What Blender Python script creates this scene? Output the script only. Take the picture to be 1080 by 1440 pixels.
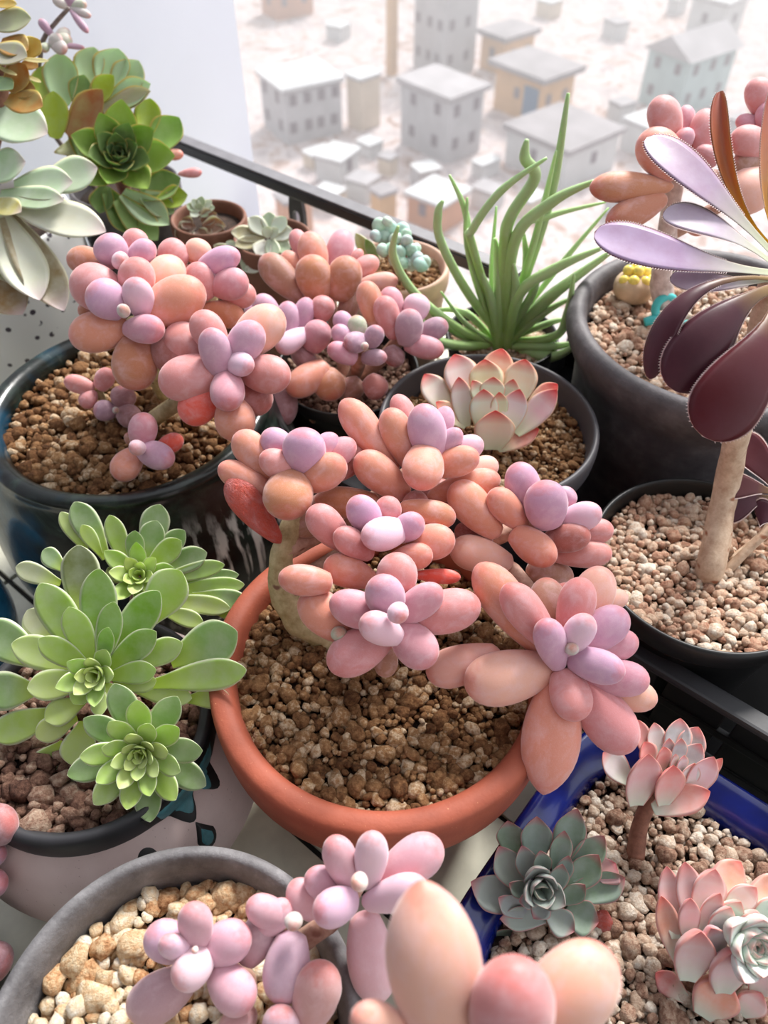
import bpy, bmesh, math, random
from mathutils import Vector, Matrix, noise
random.seed(7)
R = math.radians
scene = bpy.context.scene
COL = scene.collection
for o in list(bpy.data.objects): bpy.data.objects.remove(o)

# ------------------------------------------------------------------ camera
FPX, PITCH, CAMZ = 1088.0, R(48.0), 0.54
cd = bpy.data.cameras.new('camera'); cam = bpy.data.objects.new('camera', cd); COL.objects.link(cam)
cam.location = (0, 0, CAMZ); cam.rotation_euler = (R(90) - PITCH, 0, 0)
cd.sensor_fit = 'VERTICAL'; cd.sensor_height = 36.0; cd.sensor_width = 27.0
cd.lens = FPX / 1440 * 36; cd.clip_start = 0.01; cd.clip_end = 2000
cd.dof.use_dof = True; cd.dof.focus_distance = 0.43; cd.dof.aperture_fstop = 8.5
scene.camera = cam

# ------------------------------------------------------------------ light
world = bpy.data.worlds.new('sky'); scene.world = world; world.use_nodes = True
bg = world.node_tree.nodes['Background']
bg.inputs[0].default_value = (0.93, 0.96, 1.0, 1); bg.inputs[1].default_value = 0.92
sl = bpy.data.lights.new('sun', 'SUN'); sun = bpy.data.objects.new('sun', sl); COL.objects.link(sun)
sl.energy = 4.3; sl.angle = R(16); sl.color = (1.0, 0.965, 0.92)
sun.rotation_euler = (R(-40), R(24), 0)          # high daylight from the window side, a little from the right
vs = scene.view_settings
vs.view_transform = 'Standard'; vs.look = 'None'; vs.gamma = 1.0; vs.use_curve_mapping = False
vs.exposure = 0.58

# ------------------------------------------------------------------ projection helpers
CP, SP = math.cos(PITCH), math.sin(PITCH)
CAM = Vector((0, 0, CAMZ))
def ray(px, py):
    u = (px - 540) / FPX; v = (720 - py) / FPX
    return Vector((u, CP + v * SP, -SP + v * CP))
def pxZ(px, py, z):
    r = ray(px, py); return CAM + r * ((z - CAMZ) / r.z)
def pxY(px, py, y):
    r = ray(px, py); return CAM + r * (y / r.y)
def pxT(px, py, t): return CAM + ray(px, py) * t
def depth(p):
    d = p - CAM; return d.y * CP - d.z * SP
VIEW = Vector((0, -CP, SP))                       # from the scene towards the viewer
E1 = Vector((0.777, -0.629, 0)); E2 = Vector((0.629, 0.777, 0)); UZ = Vector((0, 0, 1))
E1.normalize(); E2.normalize()
def fr(a, b, z=0.0): return E1 * a + E2 * b + UZ * z
ROTZ = math.atan2(E1.y, E1.x)

# ------------------------------------------------------------------ material helpers
def srgb(r, g, b):
    f = lambda c: (c / 255 / 12.92) if c / 255 <= 0.04045 else ((c / 255 + 0.055) / 1.055) ** 2.4
    return (f(r), f(g), f(b), 1.0)
class NT:
    def __init__(s, name):
        s.m = bpy.data.materials.new(name); s.m.use_nodes = True
        s.t = s.m.node_tree; s.b = s.t.nodes['Principled BSDF']
    def n(s, typ, **kw):
        x = s.t.nodes.new(typ)
        for k, v in kw.items(): setattr(x, k, v)
        return x
    def link(s, a, b): s.t.links.new(a, b)
    def val(s, sock, v):
        if hasattr(v, 'is_output') or isinstance(v, bpy.types.NodeSocket): s.link(v, sock)
        else: sock.default_value = v
    def mix(s, fac, a, b, mode='MIX'):
        x = s.n('ShaderNodeMix', data_type='RGBA', blend_type=mode)
        s.val(x.inputs[0], fac); s.val(x.inputs[6], a); s.val(x.inputs[7], b)
        return x.outputs[2]
    def math(s, op, a, b=0.0, clamp=False):
        x = s.n('ShaderNodeMath', operation=op, use_clamp=clamp)
        s.val(x.inputs[0], a); s.val(x.inputs[1], b); return x.outputs[0]
    def ramp(s, fac, stops):
        x = s.n('ShaderNodeValToRGB'); cr = x.color_ramp
        while len(cr.elements) < len(stops): cr.elements.new(0.5)
        for e, (p, c) in zip(cr.elements, stops): e.position = p; e.color = c
        s.link(fac, x.inputs[0]); return x.outputs[0]
    def noise(s, scale, detail=3.0, rough=0.5, coord='Object', dist=0.0):
        tc = s.n('ShaderNodeTexCoord'); x = s.n('ShaderNodeTexNoise')
        x.inputs['Scale'].default_value = scale; x.inputs['Detail'].default_value = detail
        x.inputs['Roughness'].default_value = rough; x.inputs['Distortion'].default_value = dist
        s.link(tc.outputs[coord], x.inputs['Vector']); return x.outputs[0]
    def attr(s, name):
        x = s.n('ShaderNodeAttribute'); x.attribute_name = name; return x
    def bump(s, h, strength=0.3, dist=0.001):
        x = s.n('ShaderNodeBump'); x.inputs['Strength'].default_value = strength
        x.inputs['Distance'].default_value = dist; s.link(h, x.inputs['Height'])
        s.link(x.outputs[0], s.b.inputs['Normal'])
    def done(s, col=None, rough=0.5, sss=0.0, sss_r=(1, .4, .25), sss_s=0.004, spec=0.5, coat=0.0, sheen=0.0, metal=0.0):
        b = s.b
        if col is not None: s.val(b.inputs['Base Color'], col)
        s.val(b.inputs['Roughness'], rough); b.inputs['Specular IOR Level'].default_value = spec
        b.inputs['Coat Weight'].default_value = coat; b.inputs['Coat Roughness'].default_value = 0.08
        b.inputs['Metallic'].default_value = metal
        if sss:
            b.inputs['Subsurface Weight'].default_value = sss; b.inputs['Subsurface Radius'].default_value = sss_r
            b.inputs['Subsurface Scale'].default_value = sss_s
        if sheen:
            b.inputs['Sheen Weight'].default_value = sheen; b.inputs['Sheen Roughness'].default_value = 0.45
            b.inputs['Sheen Tint'].default_value = (1, .93, .96, 1)
        return s.m
def plain(name, c, rough=0.6, var=0.12, scale=60, bump=0.0, **kw):
    s = NT(name); nz = s.noise(scale, 4)
    dark = tuple(x * (1 - var * 2) for x in c[:3]) + (1,); lite = tuple(min(1, x * (1 + var)) for x in c[:3]) + (1,)
    col = s.ramp(nz, [(0.3, dark), (0.7, lite)])
    if bump: s.bump(s.noise(scale * 4, 4), bump, 0.001)
    return s.done(col, rough, **kw)

# ------------------------------------------------------------------ object helpers
def link(name, mesh, mat=None, parent=None, label=None, cat=None, group=None, kind=None, smooth=True):
    if mat is not None and not mesh.materials: mesh.materials.append(mat)
    o = bpy.data.objects.new(name, mesh); COL.objects.link(o)
    if parent is not None: o.parent = parent
    tag(o, label, cat, group, kind)
    if smooth:
        for p in mesh.polygons: p.use_smooth = True
    return o
def tag(o, label=None, cat=None, group=None, kind=None):
    for k, v in (('label', label), ('category', cat), ('group', group), ('kind', kind)):
        if v: o[k] = v
def thing(name, loc, label, cat, group=None, rz=0.0):
    o = bpy.data.objects.new(name, None); COL.objects.link(o)
    o.empty_display_size = 0.02; o.location = loc; o.rotation_euler = (0, 0, rz)
    tag(o, label, cat, group); return o
def mesh_of(name, verts, faces):
    m = bpy.data.meshes.new(name); m.from_pydata([tuple(v) for v in verts], [], faces); m.update(); return m
def box_mesh(name, sx, sy, sz, bev=0.0, base=True):
    bm = bmesh.new(); bmesh.ops.create_cube(bm, size=1)
    for v in bm.verts:
        v.co.x *= sx; v.co.y *= sy; v.co.z = (v.co.z + (0.5 if base else 0)) * sz
    if bev: bmesh.ops.bevel(bm, geom=bm.edges[:], offset=bev, segments=2, affect='EDGES', profile=0.7)
    m = bpy.data.meshes.new(name); bm.to_mesh(m); bm.free(); return m
def lathe(name, prof, seg=72, shape=None, cap=True, wob=0.0, seed=0):
    """prof: list of (r, z) from outside bottom, over the rim, to inside bottom."""
    vs_, fs = [], []
    for i, (r, z) in enumerate(prof):
        for k in range(seg):
            a = 2 * math.pi * k / seg; f = shape(a) if shape else 1.0
            if wob: f *= 1 + wob * noise.noise(Vector((math.cos(a) * 1.4 + seed, math.sin(a) * 1.4, z * 14)))
            vs_.append((r * f * math.cos(a), r * f * math.sin(a), z))
    n = len(prof)
    for i in range(n - 1):
        for k in range(seg):
            k2 = (k + 1) % seg
            fs.append((i * seg + k, i * seg + k2, (i + 1) * seg + k2, (i + 1) * seg + k))
    if cap: fs.append(tuple(range(seg))[::-1])
    if cap is True: fs.append(tuple((n - 1) * seg + k for k in range(seg)))
    return mesh_of(name, vs_, fs)
def round_prof(prof, it=2):
    for _ in range(it):
        q = [prof[0]]
        for a, b in zip(prof, prof[1:]):
            q.append((a[0] * .75 + b[0] * .25, a[1] * .75 + b[1] * .25)); q.append((a[0] * .25 + b[0] * .75, a[1] * .25 + b[1] * .75))
        q.append(prof[-1]); prof = q
    return prof
def tube(name, pts, rads, seg=10, jitter=0.0, sub=4, origin=None):
    P = [Vector(p) for p in pts]
    Q, Rr = [], []
    n = len(P)
    for i in range(n - 1):                                    # catmull-rom
        p0 = P[max(i - 1, 0)]; p1 = P[i]; p2 = P[i + 1]; p3 = P[min(i + 2, n - 1)]
        for k in range(sub):
            t = k / sub
            Q.append(0.5 * ((2 * p1) + (p2 - p0) * t + (2 * p0 - 5 * p1 + 4 * p2 - p3) * t * t + (3 * p1 - p0 - 3 * p2 + p3) * t ** 3))
            Rr.append(rads[i] * (1 - t) + rads[i + 1] * t)
    Q.append(P[-1]); Rr.append(rads[-1])
    o = Vector(origin) if origin is not None else Vector((0, 0, 0))
    vs_, fs = [], []; up = None; ts = []
    for i, q in enumerate(Q):
        tg = (Q[min(i + 1, len(Q) - 1)] - Q[max(i - 1, 0)]).normalized()
        if up is None: up = tg.orthogonal().normalized()
        sd = tg.cross(up).normalized(); up = sd.cross(tg).normalized()
        for k in range(seg):
            a = 2 * math.pi * k / seg
            rr = Rr[i] * (1 + (jitter * noise.noise(q * 90 + Vector((k, 0, 0))) if jitter else 0))
            vs_.append(q + (sd * math.cos(a) + up * math.sin(a)) * rr - o); ts.append(i / (len(Q) - 1))
    for i in range(len(Q) - 1):
        for k in range(seg):
            k2 = (k + 1) % seg; fs.append((i * seg + k, i * seg + k2, (i + 1) * seg + k2, (i + 1) * seg + k))
    fs.append(tuple(range(seg))[::-1]); fs.append(tuple((len(Q) - 1) * seg + k for k in range(seg)))
    m = mesh_of(name, vs_, fs); a = m.attributes.new('t', 'FLOAT', 'POINT'); a.data.foreach_set('value', ts)
    return m

# ------------------------------------------------------------------ materials
M = {}
def bean_mat(name, base_tint, sheen=0.5, wr=0.0):
    s = NT(name); oi = s.n('ShaderNodeObjectInfo'); t = s.attr('t').outputs['Fac']
    tc = s.n('ShaderNodeTexCoord'); ob = s.n('ShaderNodeVectorMath', operation='ADD')
    sc = s.n('ShaderNodeVectorMath', operation='SCALE'); cmb = s.n('ShaderNodeCombineXYZ')
    s.link(oi.outputs['Random'], cmb.inputs[0]); s.link(oi.outputs['Random'], cmb.inputs[1]); s.link(cmb.outputs[0], sc.inputs[0]); sc.inputs[3].default_value = 37.0
    mpb = s.n('ShaderNodeMapping'); mpb.inputs['Scale'].default_value = (1, 1, 2.8); s.link(tc.outputs['Object'], mpb.inputs[0]); s.link(mpb.outputs[0], ob.inputs[0]); s.link(sc.outputs[0], ob.inputs[1])
    def nz(scale, det, rough, dist=0.0):
        x = s.n('ShaderNodeTexNoise'); x.inputs['Scale'].default_value = scale; x.inputs['Detail'].default_value = det
        x.inputs['Roughness'].default_value = rough; x.inputs['Distortion'].default_value = dist; s.link(ob.outputs[0], x.inputs['Vector']); return x.outputs[0]
    sx = s.n('ShaderNodeSeparateXYZ'); s.link(tc.outputs['Object'], sx.inputs[0])
    c = oi.outputs['Color']
    warm = s.mix(0.7, c, base_tint, 'MULTIPLY')
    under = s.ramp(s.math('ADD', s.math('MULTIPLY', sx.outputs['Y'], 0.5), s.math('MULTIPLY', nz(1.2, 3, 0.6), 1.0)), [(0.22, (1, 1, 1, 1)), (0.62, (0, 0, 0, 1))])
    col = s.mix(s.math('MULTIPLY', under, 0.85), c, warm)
    bloom = s.ramp(nz(1.5, 4, 0.62, 0.4), [(0.45, (0, 0, 0, 1)), (0.72, (1, 1, 1, 1))])
    col = s.mix(s.math('MULTIPLY', bloom, 0.32), col, srgb(232, 202, 212))
    tip = s.ramp(s.math('ADD', t, s.math('MULTIPLY', s.math('SUBTRACT', nz(2.2, 3, 0.6), 0.5), 0.35)), [(0.84, (0, 0, 0, 1)), (1.02, (1, 1, 1, 1))])
    col = s.mix(s.math('MULTIPLY', tip, 0.45), col, srgb(208, 92, 80))
    col = s.mix(s.math('MULTIPLY', s.ramp(nz(9, 3, 0.75), [(0.60, (0, 0, 0, 1)), (0.74, (1, 1, 1, 1))]), 0.16), col, srgb(190, 100, 100))
    col = s.mix(s.math('MULTIPLY', s.ramp(nz(38, 2, 0.8), [(0.5, (0, 0, 0, 1)), (0.8, (1, 1, 1, 1))]), 0.25), col, srgb(240, 216, 220))
    bp = s.n('ShaderNodeBump'); bp.inputs['Strength'].default_value = 1.0 if wr else 0.16; bp.inputs['Distance'].default_value = 0.0035 if wr else 0.0006
    s.link(nz(3.5, 5, 0.65, 2.5) if wr else nz(16, 4, 0.65), bp.inputs['Height']); s.link(bp.outputs[0], s.b.inputs['Normal'])
    return s.done(col, 0.54, sss=0.10, sss_r=(1, .35, .25), sss_s=0.003, spec=0.45, sheen=sheen)
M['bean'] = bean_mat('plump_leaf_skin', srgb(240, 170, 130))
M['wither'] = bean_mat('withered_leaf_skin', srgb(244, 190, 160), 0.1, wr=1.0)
def flat_mat(name, edge, ew, tip=None, ts=0.75, base=None, rough=0.42, transl=0.25, mott=None, tipamt=0.8, sheen=0.12, bend=0.55):
    s = NT(name); oi = s.n('ShaderNodeObjectInfo'); t = s.attr('t').outputs['Fac']; e = s.attr('e').outputs['Fac']
    col = oi.outputs['Color']
    nz = s.noise(70, 4, 0.6)
    col = s.mix(s.ramp(nz, [(0.3, (0, 0, 0, 1)), (0.75, (.45, .45, .45, 1))]), col, mott or srgb(225, 230, 215))
    if base: col = s.mix(s.ramp(t, [(0.0, (1, 1, 1, 1)), (bend, (0, 0, 0, 1))]), col, base)
    if tip: col = s.mix(s.math('MULTIPLY', s.ramp(t, [(ts, (0, 0, 0, 1)), (1.0, (1, 1, 1, 1))]), tipamt), col, tip)
    if edge: col = s.mix(s.math('MULTIPLY', s.ramp(e, [(1 - ew, (0, 0, 0, 1)), (min(.995, 1 - ew * .4), (1, 1, 1, 1))]), 0.9), col, edge)
    s.bump(s.noise(160, 3, 0.6), 0.12, 0.0006)
    s.done(col, rough, sss=0.12, sss_r=(.7, 1, .3), sss_s=0.002, spec=0.4, sheen=sheen)
    if transl:
        out = s.t.nodes['Material Output']; tr = s.n('ShaderNodeBsdfTranslucent'); mx = s.n('ShaderNodeMixShader')
        s.link(col, tr.inputs[0]); mx.inputs[0].default_value = transl
        s.link(s.b.outputs[0], mx.inputs[1]); s.link(tr.outputs[0], mx.inputs[2]); s.link(mx.outputs[0], out.inputs[0])
    return s.m
M['green_aeo'] = flat_mat('green_aeonium_leaf', srgb(238, 244, 212), 0.15, None, base=srgb(200, 222, 90), transl=0.36)
M['white_aeo'] = flat_mat('pale_aeonium_leaf', srgb(240, 238, 205), 0.10, srgb(222, 200, 204), 0.78, mott=srgb(232, 238, 226))
M['mix_aeo'] = flat_mat('yellow_green_leaf', srgb(226, 200, 110), 0.12, None, transl=0.35, mott=srgb(190, 210, 150))
M['dark_aeo'] = flat_mat('purple_aeonium_leaf', srgb(236, 196, 196), 0.05, None, base=srgb(150, 120, 70), rough=0.42, transl=0.15, mott=srgb(96, 46, 58), sheen=0.0, bend=0.4)
M['lilac_aeo'] = flat_mat('lilac_aeonium_leaf', srgb(120, 62, 80), 0.10, None, base=srgb(206, 214, 176), rough=0.38, transl=0.2, mott=srgb(150, 104, 136), sheen=0.05)
M['orange_aeo'] = flat_mat('orange_aeonium_leaf', srgb(150, 80, 60), 0.10, srgb(170, 70, 72), 0.55, base=srgb(240, 190, 40), rough=0.35, transl=0.35, mott=srgb(220, 130, 60))
M['red_tip'] = flat_mat('red_tipped_leaf', srgb(238, 190, 160), 0.10, srgb(206, 34, 36), 0.72, base=srgb(214, 224, 190), transl=0.15, tipamt=1.0)
M['grey_ech'] = flat_mat('grey_green_rose_leaf', srgb(198, 140, 140), 0.09, srgb(176, 66, 84), 0.80, transl=0.08, mott=srgb(176, 182, 186))
M['pink_ech'] = flat_mat('pink_edged_leaf', srgb(228, 160, 152), 0.14, srgb(216, 74, 70), 0.76, base=srgb(214, 224, 206), transl=0.12, mott=srgb(240, 236, 236))
M['white_ech'] = flat_mat('whitish_rosette_leaf', srgb(236, 206, 204), 0.08, srgb(226, 150, 148), 0.86, base=srgb(190, 212, 190), transl=0.1, mott=srgb(226, 234, 224), sheen=0.0, rough=0.55)
M['grey_in'] = flat_mat('grey_green_core_leaf', srgb(180, 150, 152), 0.08, srgb(170, 90, 100), 0.84, transl=0.08, mott=srgb(176, 186, 186), tipamt=.4)
M['small_ech'] = flat_mat('small_rosette_leaf', srgb(236, 236, 210), 0.2, None, mott=srgb(240, 242, 236))
s = NT('needle_leaf'); oi = s.n('ShaderNodeObjectInfo'); t = s.attr('t').outputs['Fac']
c = s.mix(s.ramp(t, [(0.0, (1, 1, 1, 1)), (0.45, (0, 0, 0, 1))]), oi.outputs['Color'], srgb(150, 196, 74))
c = s.mix(s.math('MULTIPLY', s.noise(120, 3), 0.35), c, srgb(214, 226, 200)); M['needle'] = s.done(c, 0.38, sss=0.35, sss_s=0.004, sss_r=(.6, 1, .3))
s = NT('bead_leaf'); oi = s.n('ShaderNodeObjectInfo'); M['bead'] = s.done(s.mix(s.math('MULTIPLY', s.noise(2), .4), oi.outputs['Color'], srgb(240, 244, 240)), 0.5, sss=0.1, sss_s=.002)
def stem_mat(name, a, b, scars=None):
    s = NT(name); nz = s.noise(130, 4, 0.65); c = s.ramp(nz, [(0.3, a), (0.7, b)])
    if scars:
        tc = s.n('ShaderNodeTexCoord'); mp = s.n('ShaderNodeMapping'); mp.inputs['Scale'].default_value = (60, 60, 130)
        vo = s.n('ShaderNodeTexVoronoi'); vo.inputs['Scale'].default_value = 1.0
        s.link(tc.outputs['Object'], mp.inputs[0]); s.link(mp.outputs[0], vo.inputs['Vector'])
        c = s.mix(s.ramp(vo.outputs['Distance'], [(0.10, (1, 1, 1, 1)), (0.20, (0, 0, 0, 1))]), c, scars)
    s.bump(s.noise(260, 4, 0.6), 0.35, 0.001)
    return s.done(c, 0.65, sss=0.05, sss_s=.002)
M['trunk'] = stem_mat('olive_woody_stem', srgb(150, 130, 84), srgb(206, 190, 150), srgb(120, 84, 66))
M['pinkstem'] = stem_mat('pinkish_stem', srgb(150, 104, 88), srgb(204, 168, 150), srgb(130, 84, 70))
M['aeostem'] = stem_mat('scarred_beige_stem', srgb(176, 142, 116), srgb(220, 196, 170), srgb(150, 92, 62))
M['palestem'] = stem_mat('pale_speckled_trunk', srgb(176, 150, 142), srgb(226, 208, 200), srgb(110, 84, 70))
M['brownstem'] = stem_mat('brown_stem', srgb(110, 70, 56), srgb(160, 112, 92))
M['greystem'] = stem_mat('grey_twig', srgb(96, 84, 80), srgb(140, 124, 116))
def gravel_mat(name, stops):
    s = NT(name); oi = s.n('ShaderNodeObjectInfo'); pv = s.attr('pv').outputs['Fac']
    r = s.math('FRACT', s.math('ADD', oi.outputs['Random'], pv))
    ge = s.n('ShaderNodeNewGeometry')
    def gn(scale, det, rough):
        x = s.n('ShaderNodeTexNoise'); x.inputs['Scale'].default_value = scale; x.inputs['Detail'].default_value = det; x.inputs['Roughness'].default_value = rough
        s.link(ge.outputs['Position'], x.inputs['Vector']); return x.outputs[0]
    nz = gn(330, 5, 0.7)
    f = s.math('ADD', s.math('MULTIPLY', r, 0.62), s.math('MULTIPLY', s.math('SUBTRACT', nz, 0.5), 1.5))
    f = s.math('ADD', f, 0.27, True)
    col = s.ramp(f, stops)
    s.bump(gn(620, 5, 0.72), 1.0, 0.0022)
    return s.done(col, 0.85, spec=0.2)
M['gravel_brown'] = gravel_mat('brown_gravel', [(0.0, srgb(60, 38, 24)), (0.35, srgb(120, 82, 52)), (0.7, srgb(168, 128, 88)), (1.0, srgb(222, 200, 170))])
M['gravel_tan'] = gravel_mat('tan_gravel', [(0.0, srgb(140, 90, 58)), (0.3, srgb(206, 156, 112)), (0.6, srgb(236, 208, 168)), (1.0, srgb(252, 244, 228))])
M['gravel_pink'] = gravel_mat('pinkish_gravel', [(0.0, srgb(130, 84, 66)), (0.3, srgb(190, 144, 120)), (0.65, srgb(220, 190, 164)), (1.0, srgb(244, 232, 216))])
M['gravel_grey'] = gravel_mat('greyish_gravel', [(0.0, srgb(96, 66, 54)), (0.3, srgb(160, 124, 104)), (0.65, srgb(206, 182, 160)), (1.0, srgb(240, 230, 216))])
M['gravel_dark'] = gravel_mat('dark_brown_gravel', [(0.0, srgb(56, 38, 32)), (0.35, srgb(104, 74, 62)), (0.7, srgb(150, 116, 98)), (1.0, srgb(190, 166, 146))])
M['soil'] = plain('dark_soil', srgb(58, 40, 30), 0.95, 0.3, 220, 0.8)

# pots
s = NT('terracotta_clay'); nz = s.noise(40, 5, 0.6)
c = s.ramp(nz, [(0.25, srgb(140, 72, 54)), (0.6, srgb(164, 86, 64)), (0.85, srgb(178, 102, 80))])
c = s.mix(s.ramp(s.noise(420, 2, 0.8), [(0.70, (0, 0, 0, 1)), (0.76, (.7, .7, .7, 1))]), c, srgb(220, 160, 120))
s.bump(s.noise(600, 3), 0.25, 0.0006); M['terracotta'] = s.done(c, 0.62, spec=0.35)
s = NT('dark_green_glaze'); nz = s.noise(26, 6, 0.7, dist=0.6)
c = s.ramp(nz, [(0.36, srgb(8, 9, 9)), (0.52, srgb(22, 28, 26)), (0.64, srgb(40, 52, 46)), (0.76, srgb(96, 110, 104))])
tc = s.n('ShaderNodeTexCoord'); sx = s.n('ShaderNodeSeparateXYZ'); s.link(tc.outputs['Object'], sx.inputs[0])
mp = s.n('ShaderNodeMapping'); mp.inputs['Scale'].default_value = (130, 130, 12); s.link(tc.outputs['Object'], mp.inputs[0])
sn = s.n('ShaderNodeTexNoise'); sn.inputs['Scale'].default_value = 1.0; sn.inputs['Detail'].default_value = 4; s.link(mp.outputs[0], sn.inputs[0])
streak = s.ramp(sn.outputs[0], [(0.5, (0, 0, 0, 1)), (0.62, (1, 1, 1, 1))])
low = s.ramp(s.math('ADD', sx.outputs['Z'], s.math('MULTIPLY', s.noise(14, 2), 0.08)), [(0.14, (1, 1, 1, 1)), (0.19, (0, 0, 0, 1))])
right = s.ramp(s.math('ADD', s.math('MULTIPLY', sx.outputs['X'], 5), 0.5), [(0.55, (0, 0, 0, 1)), (0.8, (1, 1, 1, 1))])
c = s.mix(s.math('MULTIPLY', s.math('MULTIPLY', streak, low), right), c, srgb(220, 224, 220))
left = s.ramp(s.math('ADD', s.math('MULTIPLY', sx.outputs['X'], 5), 0.5), [(0.25, (1, 1, 1, 1)), (0.6, (0, 0, 0, 1))])
bl = s.ramp(s.noise(18, 3, 0.5), [(0.5, (0, 0, 0, 1)), (0.62, (1, 1, 1, 1))])
c = s.mix(s.math('MULTIPLY', s.math('MULTIPLY', left, bl), 0.8), c, srgb(18, 62, 84))
s.bump(s.noise(60, 4), 0.25, 0.002); M['glaze'] = s.done(c, 0.3, coat=0.25, spec=0.35)
M['grey_plastic'] = plain('dark_grey_plastic', srgb(78, 76, 80), 0.5, 0.06, 80, 0.05)
M['black_plastic'] = plain('black_plastic', srgb(15, 15, 17), 0.46, 0.15, 80, 0.05)
s = NT('grey_clay'); nz = s.noise(55, 6, 0.65)
c = s.ramp(nz, [(0.3, srgb(84, 82, 84)), (0.55, srgb(118, 116, 118)), (0.75, srgb(150, 148, 150))])
s.bump(s.noise(230, 6, 0.7), 0.5, 0.0016); M['grey_clay'] = s.done(c, 0.6)
s = NT('dark_clay'); nz = s.noise(40, 6, 0.65)
c = s.ramp(nz, [(0.3, srgb(66, 63, 66)), (0.55, srgb(92, 88, 91)), (0.8, srgb(124, 119, 122))])
s.bump(s.noise(160, 6, 0.7), 0.4, 0.0016); M['dark_clay'] = s.done(c, 0.6)
s = NT('cobalt_glaze'); c = s.ramp(s.noise(40, 4), [(0.3, srgb(8, 15, 72)), (0.7, srgb(16, 34, 120))]); M['blue_glaze'] = s.done(c, 0.22, coat=0.35)
s = NT('pale_pink_ceramic'); c = s.ramp(s.noise(22, 4), [(0.3, srgb(196, 172, 168)), (0.7, srgb(222, 202, 198))])
c = s.mix(s.ramp(s.noise(500, 2, .8), [(0.68, (0, 0, 0, 1)), (0.74, (.6, .6, .6, 1))]), c, srgb(140, 110, 110)); M['pale_ceramic'] = s.done(c, 0.55)
M['dark_paint'] = plain('dark_paint', srgb(44, 44, 48), 0.5, 0.1, 90, 0.05)
M['line_paint'] = plain('black_line_paint', srgb(24, 24, 26), 0.5)
M['teal_paint'] = plain('teal_paint', srgb(74, 130, 140), 0.45, 0.2, 120)
M['silver_paint'] = plain('silver_paint', srgb(170, 178, 180), 0.4, 0.1)
s = NT('white_speckled_ceramic'); vo = s.n('ShaderNodeTexVoronoi'); vo.inputs['Scale'].default_value = 85
tc = s.n('ShaderNodeTexCoord'); s.link(tc.outputs['Object'], vo.inputs['Vector'])
big = s.ramp(vo.outputs['Distance'], [(0.20, (1, 1, 1, 1)), (0.25, (0, 0, 0, 1))])
c = s.mix(s.math('MULTIPLY', big, s.ramp(s.noise(90, 2), [(0.45, (0, 0, 0, 1)), (0.5, (1, 1, 1, 1))])), srgb(228, 228, 226), srgb(70, 62, 72)); M['speckle'] = s.done(c, 0.3, coat=0.3)
M['cyan_glaze'] = plain('cyan_glaze', srgb(52, 130, 178), 0.2, 0.25, 60, coat=0.5)
M['brown_clay'] = plain('brown_clay', srgb(132, 88, 70), 0.7, 0.15, 60, 0.2)
M['pink_clay'] = plain('pale_pink_clay', srgb(214, 176, 156), 0.7, 0.08, 60, 0.15)
M['metal_black'] = plain('black_painted_metal', srgb(34, 34, 36), 0.35, 0.1, 60)
M['metal_grey'] = plain('pale_grey_cap', srgb(120, 118, 122), 0.4, 0.08, 80)  # even grey, paler than the bar, for the strip on its top face
M['tile'] = plain('beige_tile', srgb(222, 220, 200), 0.35, 0.07, 60, 0.04)
M['grout'] = plain('dark_grout', srgb(40, 38, 34), 0.9, 0.2, 90)
M['wall'] = plain('bluish_white_paint', srgb(230, 234, 246), 0.7, 0.01, 8)
M['ceil'] = plain('grey_ceiling_paint', srgb(150, 148, 146), 0.8, 0.02, 8)

# ================================================================== SETTING
# floor slab with individual tiles, laid along the rail direction
fl = link('floor', box_mesh('floor_slab', 3.6, 2.2, 0.12, base=False), M['grout'], kind='structure', smooth=False)
fl.location = fr(0.0, -0.40, -0.064); fl.rotation_euler = (0, 0, ROTZ)
TS = 0.098
tm = box_mesh('tile', TS - 0.004, TS - 0.004, 0.006, 0.0008); tm.materials.append(M['tile'])
for i in range(-9, 6):
    for j in range(-2, 7):
        o = bpy.data.objects.new('tile', tm); COL.objects.link(o); o.parent = fl
        w = fr((i + 0.30) * TS, (j + 0.5) * TS + 0.0124, -0.0062 + random.uniform(-.0002, .0002))
        if w.y < -0.1: pass
        o.matrix_parent_inverse = Matrix.Identity(4)
        inv = Matrix.Rotation(-ROTZ, 4, 'Z') @ Matrix.Translation(-fl.location)
        o.location = inv @ w
WE1 = -0.85
wl = link('wall_left', box_mesh('wall_left', 0.12, 2.25, 4.0), M['wall'], kind='structure', smooth=False)
wl.location = fr(WE1 - 0.06, 0.752 - 1.125, -1.2); wl.rotation_euler = (0, 0, ROTZ)
wb = link('wall_back', box_mesh('wall_back', 3.6, 0.1, 2.8), M['ceil'], kind='structure', smooth=False)
wb.location = fr(0.9, -1.5, -0.12); wb.rotation_euler = (0, 0, ROTZ)
ce = link('ceiling', box_mesh('ceiling', 3.6, 1.35, 0.1), M['ceil'], kind='structure', smooth=False)
ce.location = fr(0.9, -0.85, 2.1); ce.rotation_euler = (0, 0, ROTZ)

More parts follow.
